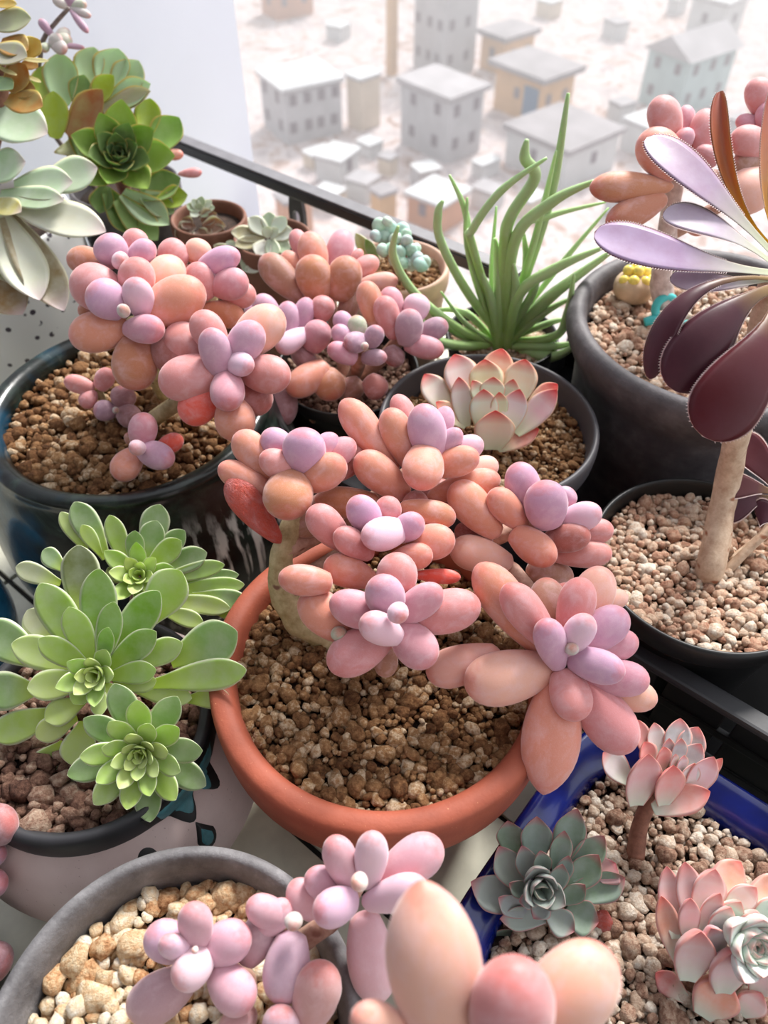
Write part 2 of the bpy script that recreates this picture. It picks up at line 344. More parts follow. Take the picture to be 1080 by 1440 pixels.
# railing outside the pots
RZ, RE2 = 0.165, 0.565
rail = thing('window_guard_rail', fr(-0.1, RE2, 0), 'black metal guard rail running in front of the city view', 'railing', rz=ROTZ)
def rail_part(name, m, mat, e1, de2, z):
    o = link(name, m, mat, rail, smooth=False); o.location = (e1 + 0.1, de2, z); return o
rail_part('top_bar', box_mesh('bar', 0.55, 0.017, 0.011, 0.002), M['metal_black'], -0.575, 0, RZ - 0.012)
rail_part('cap_strip', box_mesh('cap', 0.55, 0.015, 0.002, 0.0008), M['metal_grey'], -0.575, 0.001, RZ - 0.0008)
rail_part('bottom_bar', box_mesh('lowbar', 0.55, 0.014, 0.01, 0.002), M['metal_black'], -0.575, 0, 0.003)
def slot_plate(name, w, h, th, sw, sh, cz):
    bm = bmesh.new(); n = 24; outer, inner = [], []
    for k in range(n):
        a = 2 * math.pi * (k + .5) / n; c_, s_ = math.cos(a), math.sin(a)
        q = max(abs(c_), abs(s_)); ox, oz = c_ / q * w / 2, s_ / q * h / 2
        outer.append((ox, oz)); r = sw / 2
        inner.append((c_ * r, s_ * r + (sh / 2 - r) * (1 if s_ > 0 else -1) + cz))
    V = []
    for y in (-th / 2, th / 2):
        V.append([bm.verts.new((x, y, z + h / 2)) for x, z in outer]); V.append([bm.verts.new((x, y, z + h / 2)) for x, z in inner])
    for k in range(n):
        j = (k + 1) % n
        bm.faces.new((V[0][k], V[0][j], V[1][j], V[1][k])); bm.faces.new((V[2][j], V[2][k], V[3][k], V[3][j]))
        bm.faces.new((V[0][j], V[0][k], V[2][k], V[2][j])); bm.faces.new((V[1][k], V[1][j], V[3][j], V[3][k]))
    m = bpy.data.meshes.new(name); bm.to_mesh(m); bm.free(); return m
pm = slot_plate('post', 0.022, RZ - 0.012, 0.005, 0.010, 0.030, 0.045)
for e in (-0.578, -0.312): rail_part('post', pm, M['metal_black'], e, 0, 0.0)

# ================================================================== CITY
GZ = -40.0
s = NT('pale_city_ground'); c = s.ramp(s.noise(0.22, 9, 0.75, dist=1.6), [(0.30, srgb(110, 88, 80)), (0.42, srgb(176, 150, 140)), (0.50, srgb(214, 204, 204)), (0.60, srgb(168, 152, 152)), (0.70, srgb(222, 216, 218))])
M['ground'] = s.done(c, 0.9, spec=0.1)
gr = link('city_ground', box_mesh('city_ground', 700, 600, 1, base=False), M['ground'], kind='structure', smooth=False); gr.location = (0, 250, GZ - 0.5)
def cm(name, c, sc=0.5, var=0.05): return plain(name, c, 0.85, var, sc)
CW = {'grey': cm('pale_grey_render', srgb(179, 176, 179)), 'white': cm('white_render', srgb(199, 198, 199)), 'orange': cm('orange_render', srgb(201, 164, 126)),
      'cream': cm('cream_render', srgb(204, 189, 173)), 'teal': cm('pale_teal_render', srgb(174, 188, 189)), 'brick': cm('brick_render', srgb(189, 142, 117)),
      'roof': cm('grey_roof', srgb(173, 168, 171), 0.3, 0.08), 'wroof': cm('white_roof', srgb(206, 206, 208), 0.3, 0.04), 'droof': cm('dull_roof', srgb(157, 151, 154), 0.3, 0.1),
      'win': cm('dark_window', srgb(126, 114, 122)), 'blue': cm('blue_door', srgb(100, 120, 147)), 'eave': cm('eave', srgb(147, 137, 142))}
def building(name, px, py, h, wlm, wrm, ang, wall, roof, label, floors=2, wl_n=3, wr_n=2, over=0.5, roof_h=0.5, gable=False, base=GZ, cat='building', group=None, door=None):
    """px,py: foot of the corner that faces the viewer; walls run back to the left and to the right from it."""
    c0 = pxZ(px, py, base); a = R(ang)
    t = thing(name, c0, label, cat, group, rz=a)               # local +X = right wall direction reversed below
    # local axes: x to the right-back, y to the left-back
    def loc(x, y, z): return (x, y, z)
    w = link('wall', box_mesh('wall', wrm, wlm, h), CW[wall], t, smooth=False); w.location = (wrm / 2, wlm / 2, 0)
    if gable:
        hh = roof_h; o_ = over
        V = [(-o_, -o_, 0), (wrm + o_, -o_, 0), (wrm + o_, wlm + o_, 0), (-o_, wlm + o_, 0), (-o_, wlm / 2, hh), (wrm + o_, wlm / 2, hh)]
        rm = mesh_of('roof', V, [(0, 1, 5, 4), (2, 3, 4, 5), (0, 4, 3), (1, 2, 5), (3, 2, 1, 0)])
        r_ = link('roof', rm, CW[roof], t, smooth=False); r_.location = (0, 0, h)
    else:
        r_ = link('roof', box_mesh('roof', wrm + 2 * over, wlm + 2 * over, roof_h), CW[roof], t, smooth=False); r_.location = (wrm / 2, wlm / 2, h)
        ev = link('eave', box_mesh('eave', wrm + 2 * over - .2, wlm + 2 * over - .2, 0.2), CW['eave'], t, smooth=False); ev.location = (wrm / 2, wlm / 2, h - 0.2)
    wm = box_mesh('window', 0.9, 0.16, 1.25); wm.materials.append(CW['win'])
    fh = h / floors
    for f in range(floors):
        for i in range(wl_n):
            o = link('window', wm, None, t, smooth=False); o.location = (0.0, wlm * (i + .5) / wl_n + random.uniform(-.3, .3), f * fh + fh * 0.42); o.rotation_euler = (0, 0, R(90))
        for i in range(wr_n):
            o = link('window', wm, None, t, smooth=False); o.location = (wrm * (i + .5) / wr_n + random.uniform(-.3, .3), 0.0, f * fh + fh * 0.42)
    if door:
        d = link('door', box_mesh('door', door[1], 0.2, door[2]), CW['blue'], t, smooth=False); d.location = (0, door[0], 0.6); d.rotation_euler = (0, 0, R(90))
    return t
building('house', 628, 232, 7.2, 8.0, 5.6, 42, 'grey', 'roof', 'grey two storey house with flat roof in front of the orange houses', 2, 2, 2, 0.5, 0.4)
building('apartment_block', 622, 112, 12.5, 6.5, 6.0, 38, 'grey', 'roof', 'tall grey block with three rows of small windows', 3, 3, 2, 0.3, 0.5)
building('house', 706, 108, 4.6, 4.6, 6.0, 40, 'orange', 'droof', 'small orange house with grey roof behind the larger orange house', 1, 1, 2, 0.6, 0.5)
building('house', 756, 178, 5.4, 8.0, 6.0, 40, 'orange', 'droof', 'orange house with blue door and wide grey roof', 1, 1, 2, 0.9, 0.5, door=(1.7, 2.4, 3.6))
building('house', 405, 205, 6.2, 7.0, 7.6, 30, 'grey', 'wroof', 'long pale house with white roof and dark small windows beside the balcony wall', 2, 2, 4, 0.4, 0.4)
building('house', 508, 186, 6.0, 2.6, 3.2, 42, 'cream', 'cream' if False else 'wroof', 'cream windowless house between two grey houses', 1, 0, 0, 0.2, 0.3)
building('tower', 549, 108, 10, 1.0, 1.3, 40, 'orange', 'roof', 'narrow orange stair tower against the tall grey block', 1, 0, 0, 0.1, 0.3)
building('house', 950, 165, 6.6, 6.5, 9.5, 36, 'teal', 'roof', 'pale teal house with grey gable roof', 2, 2, 3, 0.6, 2.2, gable=True)
building('shed', 790, 268, 4.2, 9, 9, 40, 'white', 'droof', 'low white hall with broad dull grey roof', 1, 1, 1, 0.5, 0.4)
building('shed', 620, 330, 3.0, 4.5, 4.5, 50, 'brick', 'wroof', 'small brick shed with white roof beyond the rail', 1, 1, 0, 0.3, 0.3)
building('shed', 535, 318, 3.2, 1.8, 2.0, 35, 'orange', 'droof', 'tiny orange hut next to the brick shed', 1, 0, 0, 0.2, 0.3)
building('shed', 905, 225, 3.4, 4, 5, 36, 'white', 'wroof', 'white hut with one square window behind the pink leaves', 1, 0, 1, 0.2, 0.3)
building('shed', 405, 335, 3.6, 2.2, 3.0, 32, 'brick', 'droof', 'reddish hut seen under the guard rail', 1, 0, 1, 0.2, 0.3)
building('shed', 480, 262, 2.6, 3.4, 4.0, 60, 'white', 'wroof', 'white shed standing before the long pale house', 1, 0, 1, 0.2, 0.3)
building('house', 390, 30, 4.5, 5, 7, 35, 'brick', 'wroof', 'distant pinkish house far up the slope', 1, 1, 2, 0.3, 0.4)
building('house', 1010, 60, 5, 6, 6, 44, 'white', 'wroof', 'distant white house above the teal house', 1, 1, 1, 0.3, 0.4)
rr = random.Random(3)
HUTS = [(520, 225, 'white', 'wroof', 'white hut in front of the cream windowless house'), (548, 250, 'cream', 'roof', 'cream hut by the foot of the grey flat-roofed house'), (440, 240, 'cream', 'wroof', 'cream hut beside the long pale house'),
        (590, 272, 'grey', 'wroof', 'grey hut between the brick shed and the grey flat-roofed house'), (690, 300, 'white', 'roof', 'white hut behind the needle leaves near the broad grey hall'), (742, 312, 'cream', 'wroof', 'cream hut half hidden by the needle leaves'),
        (676, 254, 'white', 'wroof', 'white hut beside the broad dull grey hall'), (516, 288, 'white', 'roof', 'white hut with grey roof above the guard rail'), (470, 300, 'cream', 'wroof', 'cream hut just above the guard rail'), (862, 310, 'grey', 'wroof', 'grey hut behind the longest green needles'),
        (868, 178, 'white', 'roof', 'white hut between the orange house and the teal house'), (1040, 196, 'grey', 'roof', 'grey hut behind the upright pink leaves'), (480, 60, 'white', 'wroof', 'lone white hut on open ground behind the long pale house'), (862, 58, 'white', 'roof', 'lone white hut on open ground behind the teal house'),
        (772, 28, 'cream', 'wroof', 'cream hut far behind the orange houses'), (950, 22, 'white', 'wroof', 'distant white hut beside the distant white house')]
for px, py, wc, rc, lb in HUTS:
    building('rooftop_hut', px, py, rr.uniform(1.2, 2.4), rr.uniform(1.6, 3.0), rr.uniform(1.6, 3.2), rr.uniform(20, 60), wc, rc, lb, 1, 0, 0, 0.1, 0.2, group='small huts in the town', cat='hut')
# bright haze hanging over the town
hz = NT('bright_haze'); hz.t.nodes.remove(hz.b); vsn = hz.n('ShaderNodeVolumeScatter'); vsn.inputs['Density'].default_value = 0.0055; vsn.inputs['Color'].default_value = (1, .985, .985, 1); vsn.inputs['Anisotropy'].default_value = 0.2
hz.link(vsn.outputs[0], hz.t.nodes['Material Output'].inputs['Volume'])
ho = link('town_haze', box_mesh('town_haze', 420, 170, 50), hz.m, None, 'bright white haze hanging over the town', 'haze', kind='stuff', smooth=False); ho.location = (0, 125, GZ - 0.2)

# ================================================================== POTS
def pot(name, cx, cy, mesh, mat, label, group=None, z=0.0, rz=0.0):
    t = link(name, mesh, mat, None, label, 'pot', group); t.location = (cx, cy, z); t.rotation_euler = (0, 0, rz); return t
PA = (0.0, 0.2365)
pot('terracotta_pot', *PA, lathe('terracotta', round_prof([(0.066, 0), (0.070, 0.004), (0.084, 0.104), (0.086, 0.108), (0.098, 0.110), (0.1005, 0.116), (0.1015, 0.146), (0.0995, 0.1515), (0.092, 0.1525), (0.0865, 0.149), (0.0845, 0.135), (0.078, 0.10), (0.06, 0.02)], 2), 96), M['terracotta'],
    'big terracotta pot with thick orange rim and brown gravel')
PB = (-0.189, 0.4425)
pot('glazed_pot', *PB, lathe('glazed', round_prof([(0.094, 0), (0.101, 0.004), (0.123, 0.05), (0.124, 0.10), (0.111, 0.145), (0.1045, 0.160), (0.1045, 0.168), (0.099, 0.172), (0.090, 0.168), (0.088, 0.155), (0.094, 0.12), (0.09, 0.06), (0.06, 0.02)], 2), 96, wob=0.02), M['glaze'],
    'dark green glazed ceramic pot with white streaks holding pink egg-shaped leaves')
PC = (0.0753, 0.423)
pot('nursery_pot', *PC, lathe('greypl', round_prof([(0.05, 0), (0.054, 0.003), (0.072, 0.145), (0.0785, 0.148), (0.080, 0.160), (0.0795, 0.169), (0.0765, 0.1705), (0.0745, 0.168), (0.0725, 0.15), (0.052, 0.02)], 2), 96), M['grey_plastic'],
    'small dark grey plastic pot with a single red-tipped rosette')
PD = (0.254, 0.501)
pot('clay_pot', *PD, lathe('clayd', round_prof([(0.074, 0), (0.080, 0.004), (0.096, 0.10), (0.098, 0.155), (0.104, 0.168), (0.112, 0.185), (0.112, 0.196), (0.106, 0.202), (0.098, 0.199), (0.095, 0.185), (0.092, 0.15), (0.07, 0.03)], 2), 96, wob=0.015, seed=4), M['dark_clay'],
    'dark grey clay pot with flared rim and toy figures on its gravel')
PE = (0.208, 0.311)
pot('nursery_pot', *PE, lathe('blackpl', round_prof([(0.046, 0), (0.05, 0.003), (0.064, 0.128), (0.070, 0.130), (0.0735, 0.142), (0.0735, 0.149), (0.071, 0.151), (0.069, 0.149), (0.067, 0.13), (0.048, 0.02)], 2), 96), M['black_plastic'],
    'round black plastic pot of pinkish gravel with a beige stem')
def sq(n, rot):
    def f(a):
        a = a - rot; return 1.0 / (abs(math.cos(a)) ** n + abs(math.sin(a)) ** n) ** (1.0 / n)
    return f
PF = (0.1545, 0.100)
pot('square_pot', *PF, lathe('bluepot', round_prof([(0.072, 0), (0.076, 0.003), (0.096, 0.072), (0.1015, 0.080), (0.1035, 0.088), (0.1015, 0.0925), (0.097, 0.0925), (0.0865, 0.086), (0.0815, 0.080), (0.079, 0.065), (0.065, 0.02)], 2), 128, shape=sq(5.5, ROTZ)), M['blue_glaze'],
    'cobalt blue glazed square pot holding three rosettes')
PG = (-0.092, 0.0515)
pot('clay_pot', *PG, lathe('clayg', round_prof([(0.058, 0), (0.062, 0.004), (0.078, 0.10), (0.0825, 0.120), (0.0848, 0.131), (0.0838, 0.1395), (0.0795, 0.1415), (0.0765, 0.139), (0.0735, 0.130), (0.0715, 0.110), (0.055, 0.02)], 2), 96, wob=0.015, seed=9), M['grey_clay'],
    'weathered light grey clay pot of tan gravel with pale pink plump leaves')
PH = (-0.175, 0.215)
HPROF = round_prof([(0.06, 0), (0.066, 0.003), (0.090, 0.03), (0.096, 0.058), (0.088, 0.088), (0.074, 0.103), (0.0705, 0.108)], 2)
hp = lathe('paleh', HPROF, 96, cap='bottom')
H = thing('ceramic_pot', (PH[0], PH[1], 0), 'pale pink round ceramic pot with dark collar and painted teal drops', 'pot')
link('body', hp, M['pale_ceramic'], H)
link('collar', lathe('collar', round_prof([(0.0705, 0.098), (0.0738, 0.100), (0.0742, 0.116), (0.0715, 0.121), (0.066, 0.120), (0.064, 0.112), (0.06, 0.05)], 2), 96), M['dark_paint'], H)
def h_surface(a, z):
    r = 0.0742
    for (r0, z0), (r1, z1) in zip(HPROF, HPROF[1:]):
        if z0 <= z < z1 and z1 > z0: r = r0 + (r1 - r0) * (z - z0) / (z1 - z0); break
    if z > 0.099: r = max(r, 0.0742)
    return Vector((math.cos(a) * r, math.sin(a) * r, z))
def patch(name, outline, mat, off, parent=H):
    """outline: list of (angle, z) on the pot's side; made as a thin raised patch."""
    ca = sum(a for a, z in outline) / len(outline); cz = sum(z for a, z in outline) / len(outline)
    V, F = [], []; n = len(outline); rings = 4
    for k in range(rings + 1):
        f = 1 - k / rings
        for a, z in outline:
            p = h_surface(ca + (a - ca) * f, cz + (z - cz) * f); nr = Vector((p.x, p.y, 0.02)).normalized()
            V.append(p + nr * (off if k else off * .2))
    for k in range(rings):
        for i in range(n):
            j = (i + 1) % n; F.append((k * n + i, k * n + j, (k + 1) * n + j, (k + 1) * n + i))
    return link(name, mesh_of(name, V, F), mat, parent)
def drop_outline(a0, z0, wa, hz, point=True, n=20):
    out = []
    for k in range(n):
        t = 2 * math.pi * k / n; x = math.sin(t); y = math.cos(t)
        if point and y > 0: x *= (1 - y * 0.75)
        out.append((a0 + x * wa, z0 + y * hz))
    return out
for a0, z0, wa, hz, m, pt in ((R(-37), 0.081, .052, .0085, 'teal_paint', True), (R(-58), 0.0925, .050, .0040, 'silver_paint', False)):
    patch('drop_outline', drop_outline(a0, z0, wa * 1.35, hz * 1.3, pt), M['line_paint'], 0.0010)
    patch('painted_drop', drop_outline(a0, z0 - .0006, wa * .95, hz * .95, pt), M[m], 0.0016)
def drip(a0, a1, zlow, up, scale=1.0):
    n = 36; o = []
    for k in range(n + 1):
        f = k / n; o.append((a0 + (a1 - a0) * f, up - (up - zlow) * (max(0, math.sin(math.pi * f)) ** .35) * (.80 + .20 * math.cos(6 * math.pi * f))))
    for k in range(1, 12): f = k / 12; o.append((a1 + (a0 - a1) * f, up))
    return o
patch('drip_outline', drip(R(-54), R(-4), 0.0915, 0.1185), M['line_paint'], 0.0012)
patch('painted_drip', drip(R(-51), R(-8), 0.0945, 0.117), M['teal_paint'], 0.0019)
PJ = (-0.031, 0.523)
pot('nursery_pot', *PJ, lathe('potj', round_prof([(0.045, 0), (0.048, 0.003), (0.056, 0.125), (0.060, 0.128), (0.061, 0.138), (0.059, 0.140), (0.057, 0.138), (0.055, 0.12), (0.045, 0.02)], 2), 64), M['black_plastic'],
    'black plastic pot in the shade under dusky purple plump leaves')
PK = (0.012, 0.619)
pot('clay_pot', *PK, lathe('potk', round_prof([(0.032, 0), (0.034, 0.003), (0.042, 0.157), (0.046, 0.162), (0.046, 0.178), (0.043, 0.180), (0.040, 0.176), (0.036, 0.14), (0.03, 0.03)], 2), 64), M['pink_clay'],
    'pale pinkish clay pot of blue-green beads behind the purple plant')
PP = (0.104, 0.572)
pot('nursery_pot', *PP, lathe('potp', round_prof([(0.036, 0), (0.038, 0.003), (0.046, 0.125), (0.049, 0.128), (0.050, 0.138), (0.048, 0.140), (0.045, 0.136), (0.042, 0.1), (0.034, 0.02)], 2), 64), M['black_plastic'],
    'black pot under the long green needle leaves')
PM = (-0.365, 0.665)
pot('speckled_pot', *PM, lathe('potm', round_prof([(0.06, 0), (0.066, 0.003), (0.082, 0.08), (0.084, 0.15), (0.080, 0.195), (0.077, 0.201), (0.072, 0.198), (0.072, 0.18), (0.07, 0.1), (0.05, 0.03)], 2), 72), M['speckle'],
    'white ceramic pot with dark speckles under large pale leaves')
PN = (-0.256, 0.751)
pot('clay_pot', *PN, lathe('potn', round_prof([(0.041, 0), (0.044, 0.003), (0.050, 0.17), (0.054, 0.175), (0.054, 0.19), (0.051, 0.192), (0.048, 0.187), (0.046, 0.12), (0.036, 0.02)], 2), 64), M['dark_clay'],
    'dark grey pot under the yellow-green leafy clump')
PL1 = (-0.168, 0.705); PL2 = (-0.103, 0.668)
for q, lb in ((PL1, 'small brown clay pot filled with dried curled leaves'), (PL2, 'small brown clay pot with a pale star rosette')):
    pot('clay_pot', *q, lathe('potl', round_prof([(0.024, 0), (0.026, 0.003), (0.033, 0.155), (0.036, 0.16), (0.037, 0.178), (0.034, 0.18), (0.031, 0.175), (0.029, 0.12), (0.022, 0.02)], 2), 56), M['brown_clay'], lb)
PQ = (-0.325, 0.325)
pot('ceramic_pot', *PQ, lathe('potq', round_prof([(0.03, 0), (0.034, 0.003), (0.046, 0.045), (0.046, 0.075), (0.042, 0.09), (0.038, 0.091), (0.036, 0.085), (0.037, 0.05), (0.025, 0.01)], 2), 56), M['cyan_glaze'],
    'bright cyan blue glazed pot at the edge of the pale tiles')
PR = (-0.262, 0.088)
pot('nursery_pot', *PR, lathe('potr', round_prof([(0.038, 0), (0.04, 0.003), (0.05, 0.07), (0.053, 0.073), (0.053, 0.082), (0.05, 0.084), (0.047, 0.08), (0.044, 0.06), (0.036, 0.01)], 2), 56), M['black_plastic'],
    'black plastic pot beside the weathered grey clay pot')

# crate behind the blue pot
CR = thing('plastic_crate', fr(0.03, 0.43, 0), 'black plastic crate with slotted side behind the blue pot', 'crate', rz=ROTZ)
def cpart(name, sx, sy, sz, e1, e2, z, mat='black_plastic', bev=0.0015):
    o = link(name, box_mesh(name, sx, sy, sz, bev), M[mat], CR, smooth=False); o.location = (e1 - 0.03, e2 - 0.43, z); return o
M['tray'] = plain('dull_black_tray', srgb(13, 13, 14), 0.95, 0.1, 60, spec=0.05)
cpart('tray_bottom', 0.64, 0.38, 0.003, 0.03, 0.49, 0.0, 'tray', 0.0)
cpart('back_panel', 0.64, 0.004, 0.06, 0.03, 0.678, 0.003, 'tray')
cpart('top_rim', 0.64, 0.013, 0.006, 0.03, 0.3045, 0.114, 'dark_paint', 0.002)
cpart('lower_rail', 0.64, 0.004, 0.05, 0.03, 0.3075, 0.003)
cpart('middle_rail', 0.64, 0.004, 0.008, 0.03, 0.3075, 0.078)
for k in range(14): cpart('slat', 0.0385, 0.004, 0.065, -0.27 + k * 0.0455, 0.3085, 0.05)
cpart('end_panel', 0.004, 0.37, 0.03, -0.288, 0.49, 0.0); cpart('end_panel', 0.004, 0.37, 0.06, 0.348, 0.49, 0.0, 'tray')

# ================================================================== GRAVEL
def pebble_mesh(k):
    bm = bmesh.new(); bmesh.ops.create_icosphere(bm, subdivisions=2 if k < 5 else 1, radius=0.5)
    rnd = random.Random(100 + k); off = Vector((rnd.uniform(0, 50), rnd.uniform(0, 50), rnd.uniform(0, 50)))
    sx, sy, sz = rnd.uniform(.95, 1.25), rnd.uniform(.85, 1.05), rnd.uniform(.75, .98)
    planes = [Vector((rnd.gauss(0, 1), rnd.gauss(0, 1), rnd.gauss(0, 1))).normalized() for _ in range(7)]
    for v in bm.verts:
        for p in planes:
            d = v.co.dot(p) - 0.36
            if d > 0: v.co -= p * d * 0.9
        v.co *= 1 + 0.26 * noise.noise(v.co * 2.4 + off) + 0.14 * noise.noise(v.co * 6 + off)
        v.co = Vector((v.co.x * sx, v.co.y * sy, v.co.z * sz))
    m = bpy.data.meshes.new('pebble'); bm.to_mesh(m); bm.free()
    return m
PEB = [pebble_mesh(k) for k in range(12)]
PEBV = {}
def pebbles_for(mat):
    if mat not in PEBV:
        L = []
        for p in PEB:
            q = p.copy(); q.materials.append(M[mat]); L.append(q)
        PEBV[mat] = L
    return PEBV[mat]
def gravel(cx, cy, z, rad, size, mat, label, nind, shape=None, dome=0.0, vis=None, layers=1.25, mixed=0.35, cmin=None):
    t = thing('gravel_bed', (cx, cy, z), label, 'gravel')
    segs = 48
    prof = [(rad * 1.02, -0.02), (rad * 1.02, -size * .5)]
    sm = lathe('soil', [(rad * 0.9, -0.03), (rad * 1.0, -size * 0.8), (rad * .5, dome * .7 - size * .8), (rad * 0.05, dome - size * 0.8)], segs, shape=shape)
    link('soil', sm, M['soil'], t)
    rnd = random.Random(int(cx * 1000) + 5)
    pts = []; cell = {}
    tries = int(layers * 9 * (rad / size) ** 2 * 4.5)
    for _ in range(tries):
        a = rnd.uniform(0, 2 * math.pi); r = math.sqrt(rnd.random()) * rad * 0.99
        f = shape(a) if shape else 1.0
        if shape: 
            r = math.sqrt(rnd.random()) * rad * f * .98
        x, y = r * math.cos(a), r * math.sin(a)
        sz_ = size * rnd.choice([0.55, 0.7, 0.85, 1.0, 1.1, 1.3, 1.6]) 
        kx, ky = int(x // size), int(y // size); ok = True
        for dx in (-2, -1, 0, 1, 2):
            for dy in (-2, -1, 0, 1, 2):
                for (ox, oy, os) in cell.get((kx + dx, ky + dy), ()):
                    if (ox - x) ** 2 + (oy - y) ** 2 < ((os + sz_) * 0.285) ** 2: ok = False; break
                if not ok: break
            if not ok: break
        if not ok: continue
        cell.setdefault((kx, ky), []).append((x, y, sz_))
        rr_ = math.hypot(x, y) / rad
        pts.append((x, y, dome * (1 - min(1, rr_) ** 2) + rnd.uniform(-.35, .3) * size, sz_))
    L = pebbles_for(mat)
    def score(p):
        d = Vector((p[0] + cx, p[1] + cy, z)) - CAM; dep = depth(Vector((p[0] + cx, p[1] + cy, z)))
        u = 540 + FPX * d.x / dep; v = 720 - FPX * (d.y * SP + d.z * CP) / dep
        s_ = p[3] / dep
        if u < 0 or u > 1080 or v > 1440 or v < 0: s_ *= 0.01
        elif vis and not any(x0 < u < x1 and y0 < v < y1 for x0, y0, x1, y1 in vis): s_ *= 0.1
        return -s_
    pts.sort(key=score)
    def xf(p):
        e = Matrix.Rotation(rnd.uniform(0, 6.3), 4, 'Z') @ Matrix.Rotation(rnd.uniform(-.9, .9), 4, 'X') @ Matrix.Rotation(rnd.uniform(-.9, .9), 4, 'Y')
        return Matrix.Translation((p[0], p[1], p[2])) @ e @ Matrix.Scale(p[3] * 1.12, 4)
    for p in pts[:nind]:
        o = bpy.data.objects.new('pebble', rnd.choice(L[:5])); COL.objects.link(o); o.parent = t; o.matrix_local = xf(p)
    V, F, PV = [], [], []
    low = []
    for (x, y, zz, sz_) in pts:                                   # an under-layer that fills the gaps
        low.append((x + rnd.uniform(-.6, .6) * size, y + rnd.uniform(-.6, .6) * size, zz - size * 0.55, size * rnd.uniform(.6, 1.0)))
    low = [p for p in low if math.hypot(p[0], p[1]) < rad * (shape(math.atan2(p[1], p[0])) if shape else 1.0) * .98]
    for p in pts[nind:] + low:
        m = PEB[rnd.randrange(5, 12)]; X = xf(p); b = len(V); pv = rnd.random()
        for v in m.vertices: V.append(X @ v.co); PV.append(pv)
        for f in m.polygons: F.append(tuple(b + i for i in f.vertices))
    if V:
        m = mesh_of('pebble_fill', V, F); a = m.attributes.new('pv', 'FLOAT', 'POINT'); a.data.foreach_set('value', PV)
        link('pebble_fill', m, M[mat], t, kind='stuff')
    return t
for p in PEB:
    for f in p.polygons: f.use_smooth = True
gravel(*PA, 0.139, 0.0865, 0.0068, 'gravel_brown', 'brown gravel filling the big terracotta pot', 300, vis=[(330, 890, 740, 1140)])
gravel(*PB, 0.157, 0.089, 0.0082, 'gravel_brown', 'brown gravel in the dark green glazed pot', 130, vis=[(10, 490, 260, 670)])
gravel(*PC, 0.150, 0.073, 0.0052, 'gravel_brown', 'fine brown gravel around the red-tipped rosette', 40, vis=[(690, 590, 830, 680)])
gravel(*PD, 0.183, 0.094, 0.0070, 'gravel_pink', 'pinkish gravel under the toy figures', 90, vis=[(835, 390, 1010, 540)])
gravel(*PE, 0.138, 0.0680, 0.0066, 'gravel_pink', 'pinkish tan gravel in the round black pot', 260, vis=[(840, 690, 1080, 900)])
gravel(*PF, 0.078, 0.0805, 0.0068, 'gravel_grey', 'greyish tan gravel in the cobalt blue pot', 280, shape=sq(5.5, ROTZ), vis=[(740, 1080, 1080, 1440)])
gravel(*PG, 0.121, 0.0715, 0.0098, 'gravel_tan', 'coarse tan gravel in the weathered grey pot', 150, vis=[(20, 1240, 450, 1440)])
gravel(*PH, 0.111, 0.0655, 0.0098, 'gravel_dark', 'coarse dark brown gravel in the pale pink pot', 50, vis=[(0, 1030, 120, 1170)])
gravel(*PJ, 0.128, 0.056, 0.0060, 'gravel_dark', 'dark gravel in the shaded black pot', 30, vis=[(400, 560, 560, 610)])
gravel(*PK, 0.168, 0.040, 0.0050, 'gravel_brown', 'brown gravel in the pale pinkish clay pot', 12)
gravel(*PP, 0.128, 0.045, 0.0055, 'gravel_pink', 'light gravel at the foot of the needle leaves', 30, vis=[(740, 430, 830, 510)])

# ================================================================== LEAVES
def bean_mesh(name, base, bulge, pw=0.5, flat=1.0, seg=20, rings=18):
    vs_, fs, ts = [], [], []
    for i in range(rings + 1):
        t = i / rings; t = 0.5 - 0.5 * math.cos(math.pi * t)
        if t < bulge: r = base + (1 - base) * math.sin(math.pi / 2 * t / bulge) ** 0.9
        else: r = max(0.0, 1 - ((t - bulge) / (1 - bulge)) ** 2.15) ** pw
        if t < 0.06: r *= math.sqrt(max(0, t / 0.06))
        for k in range(seg):
            a = 2 * math.pi * k / seg
            y = math.sin(a) * r
            if y > 0: y *= 0.86
            y += 0.10 * math.sin(math.pi * t) - 0.0
            vs_.append((math.cos(a) * r, y, t)); ts.append(t)
    for i in range(rings):
        for k in range(seg):
            j = (k + 1) % seg; fs.append((i * seg + k, i * seg + j, (i + 1) * seg + j, (i + 1) * seg + k))
    m = mesh_of(name, vs_, fs)
    bm = bmesh.new(); bm.from_mesh(m)
    bmesh.ops.remove_doubles(bm, verts=bm.verts, dist=1e-5); bm.to_mesh(m); bm.free()
    a = m.attributes.new('t', 'FLOAT', 'POINT'); a.data.foreach_set('value', [v.co.z for v in m.vertices])
    for p in m.polygons: p.use_smooth = True
    return m
BEAN = {}
for mn in ('bean', 'wither', 'bead'):
    BEAN[mn] = {'egg': bean_mesh('plump_leaf', .52, .55), 'long': bean_mesh('plump_leaf', .36, .64), 'ball': bean_mesh('plump_leaf', .6, .5), 'spat': bean_mesh('plump_leaf', .24, .68, .55), 'point': bean_mesh('plump_leaf', .34, .54, .74)}
    for m in BEAN[mn].values(): m.materials.append(M[mn])
C_ = {'P': srgb(214, 140, 116), 'K': srgb(208, 136, 134), 'L': srgb(200, 154, 182), 'LP': srgb(222, 184, 202), 'O': srgb(190, 122, 88), 'PP': srgb(228, 172, 152),
      'R': srgb(232, 92, 72), 'B': srgb(164, 116, 96), 'KL': srgb(206, 144, 158), 'DK': srgb(168, 100, 92), 'V': srgb(174, 138, 158), 'G': srgb(190, 186, 178), 'M': srgb(158, 112, 116), 'C': srgb(232, 220, 196), 'GG': srgb(176, 186, 160)}
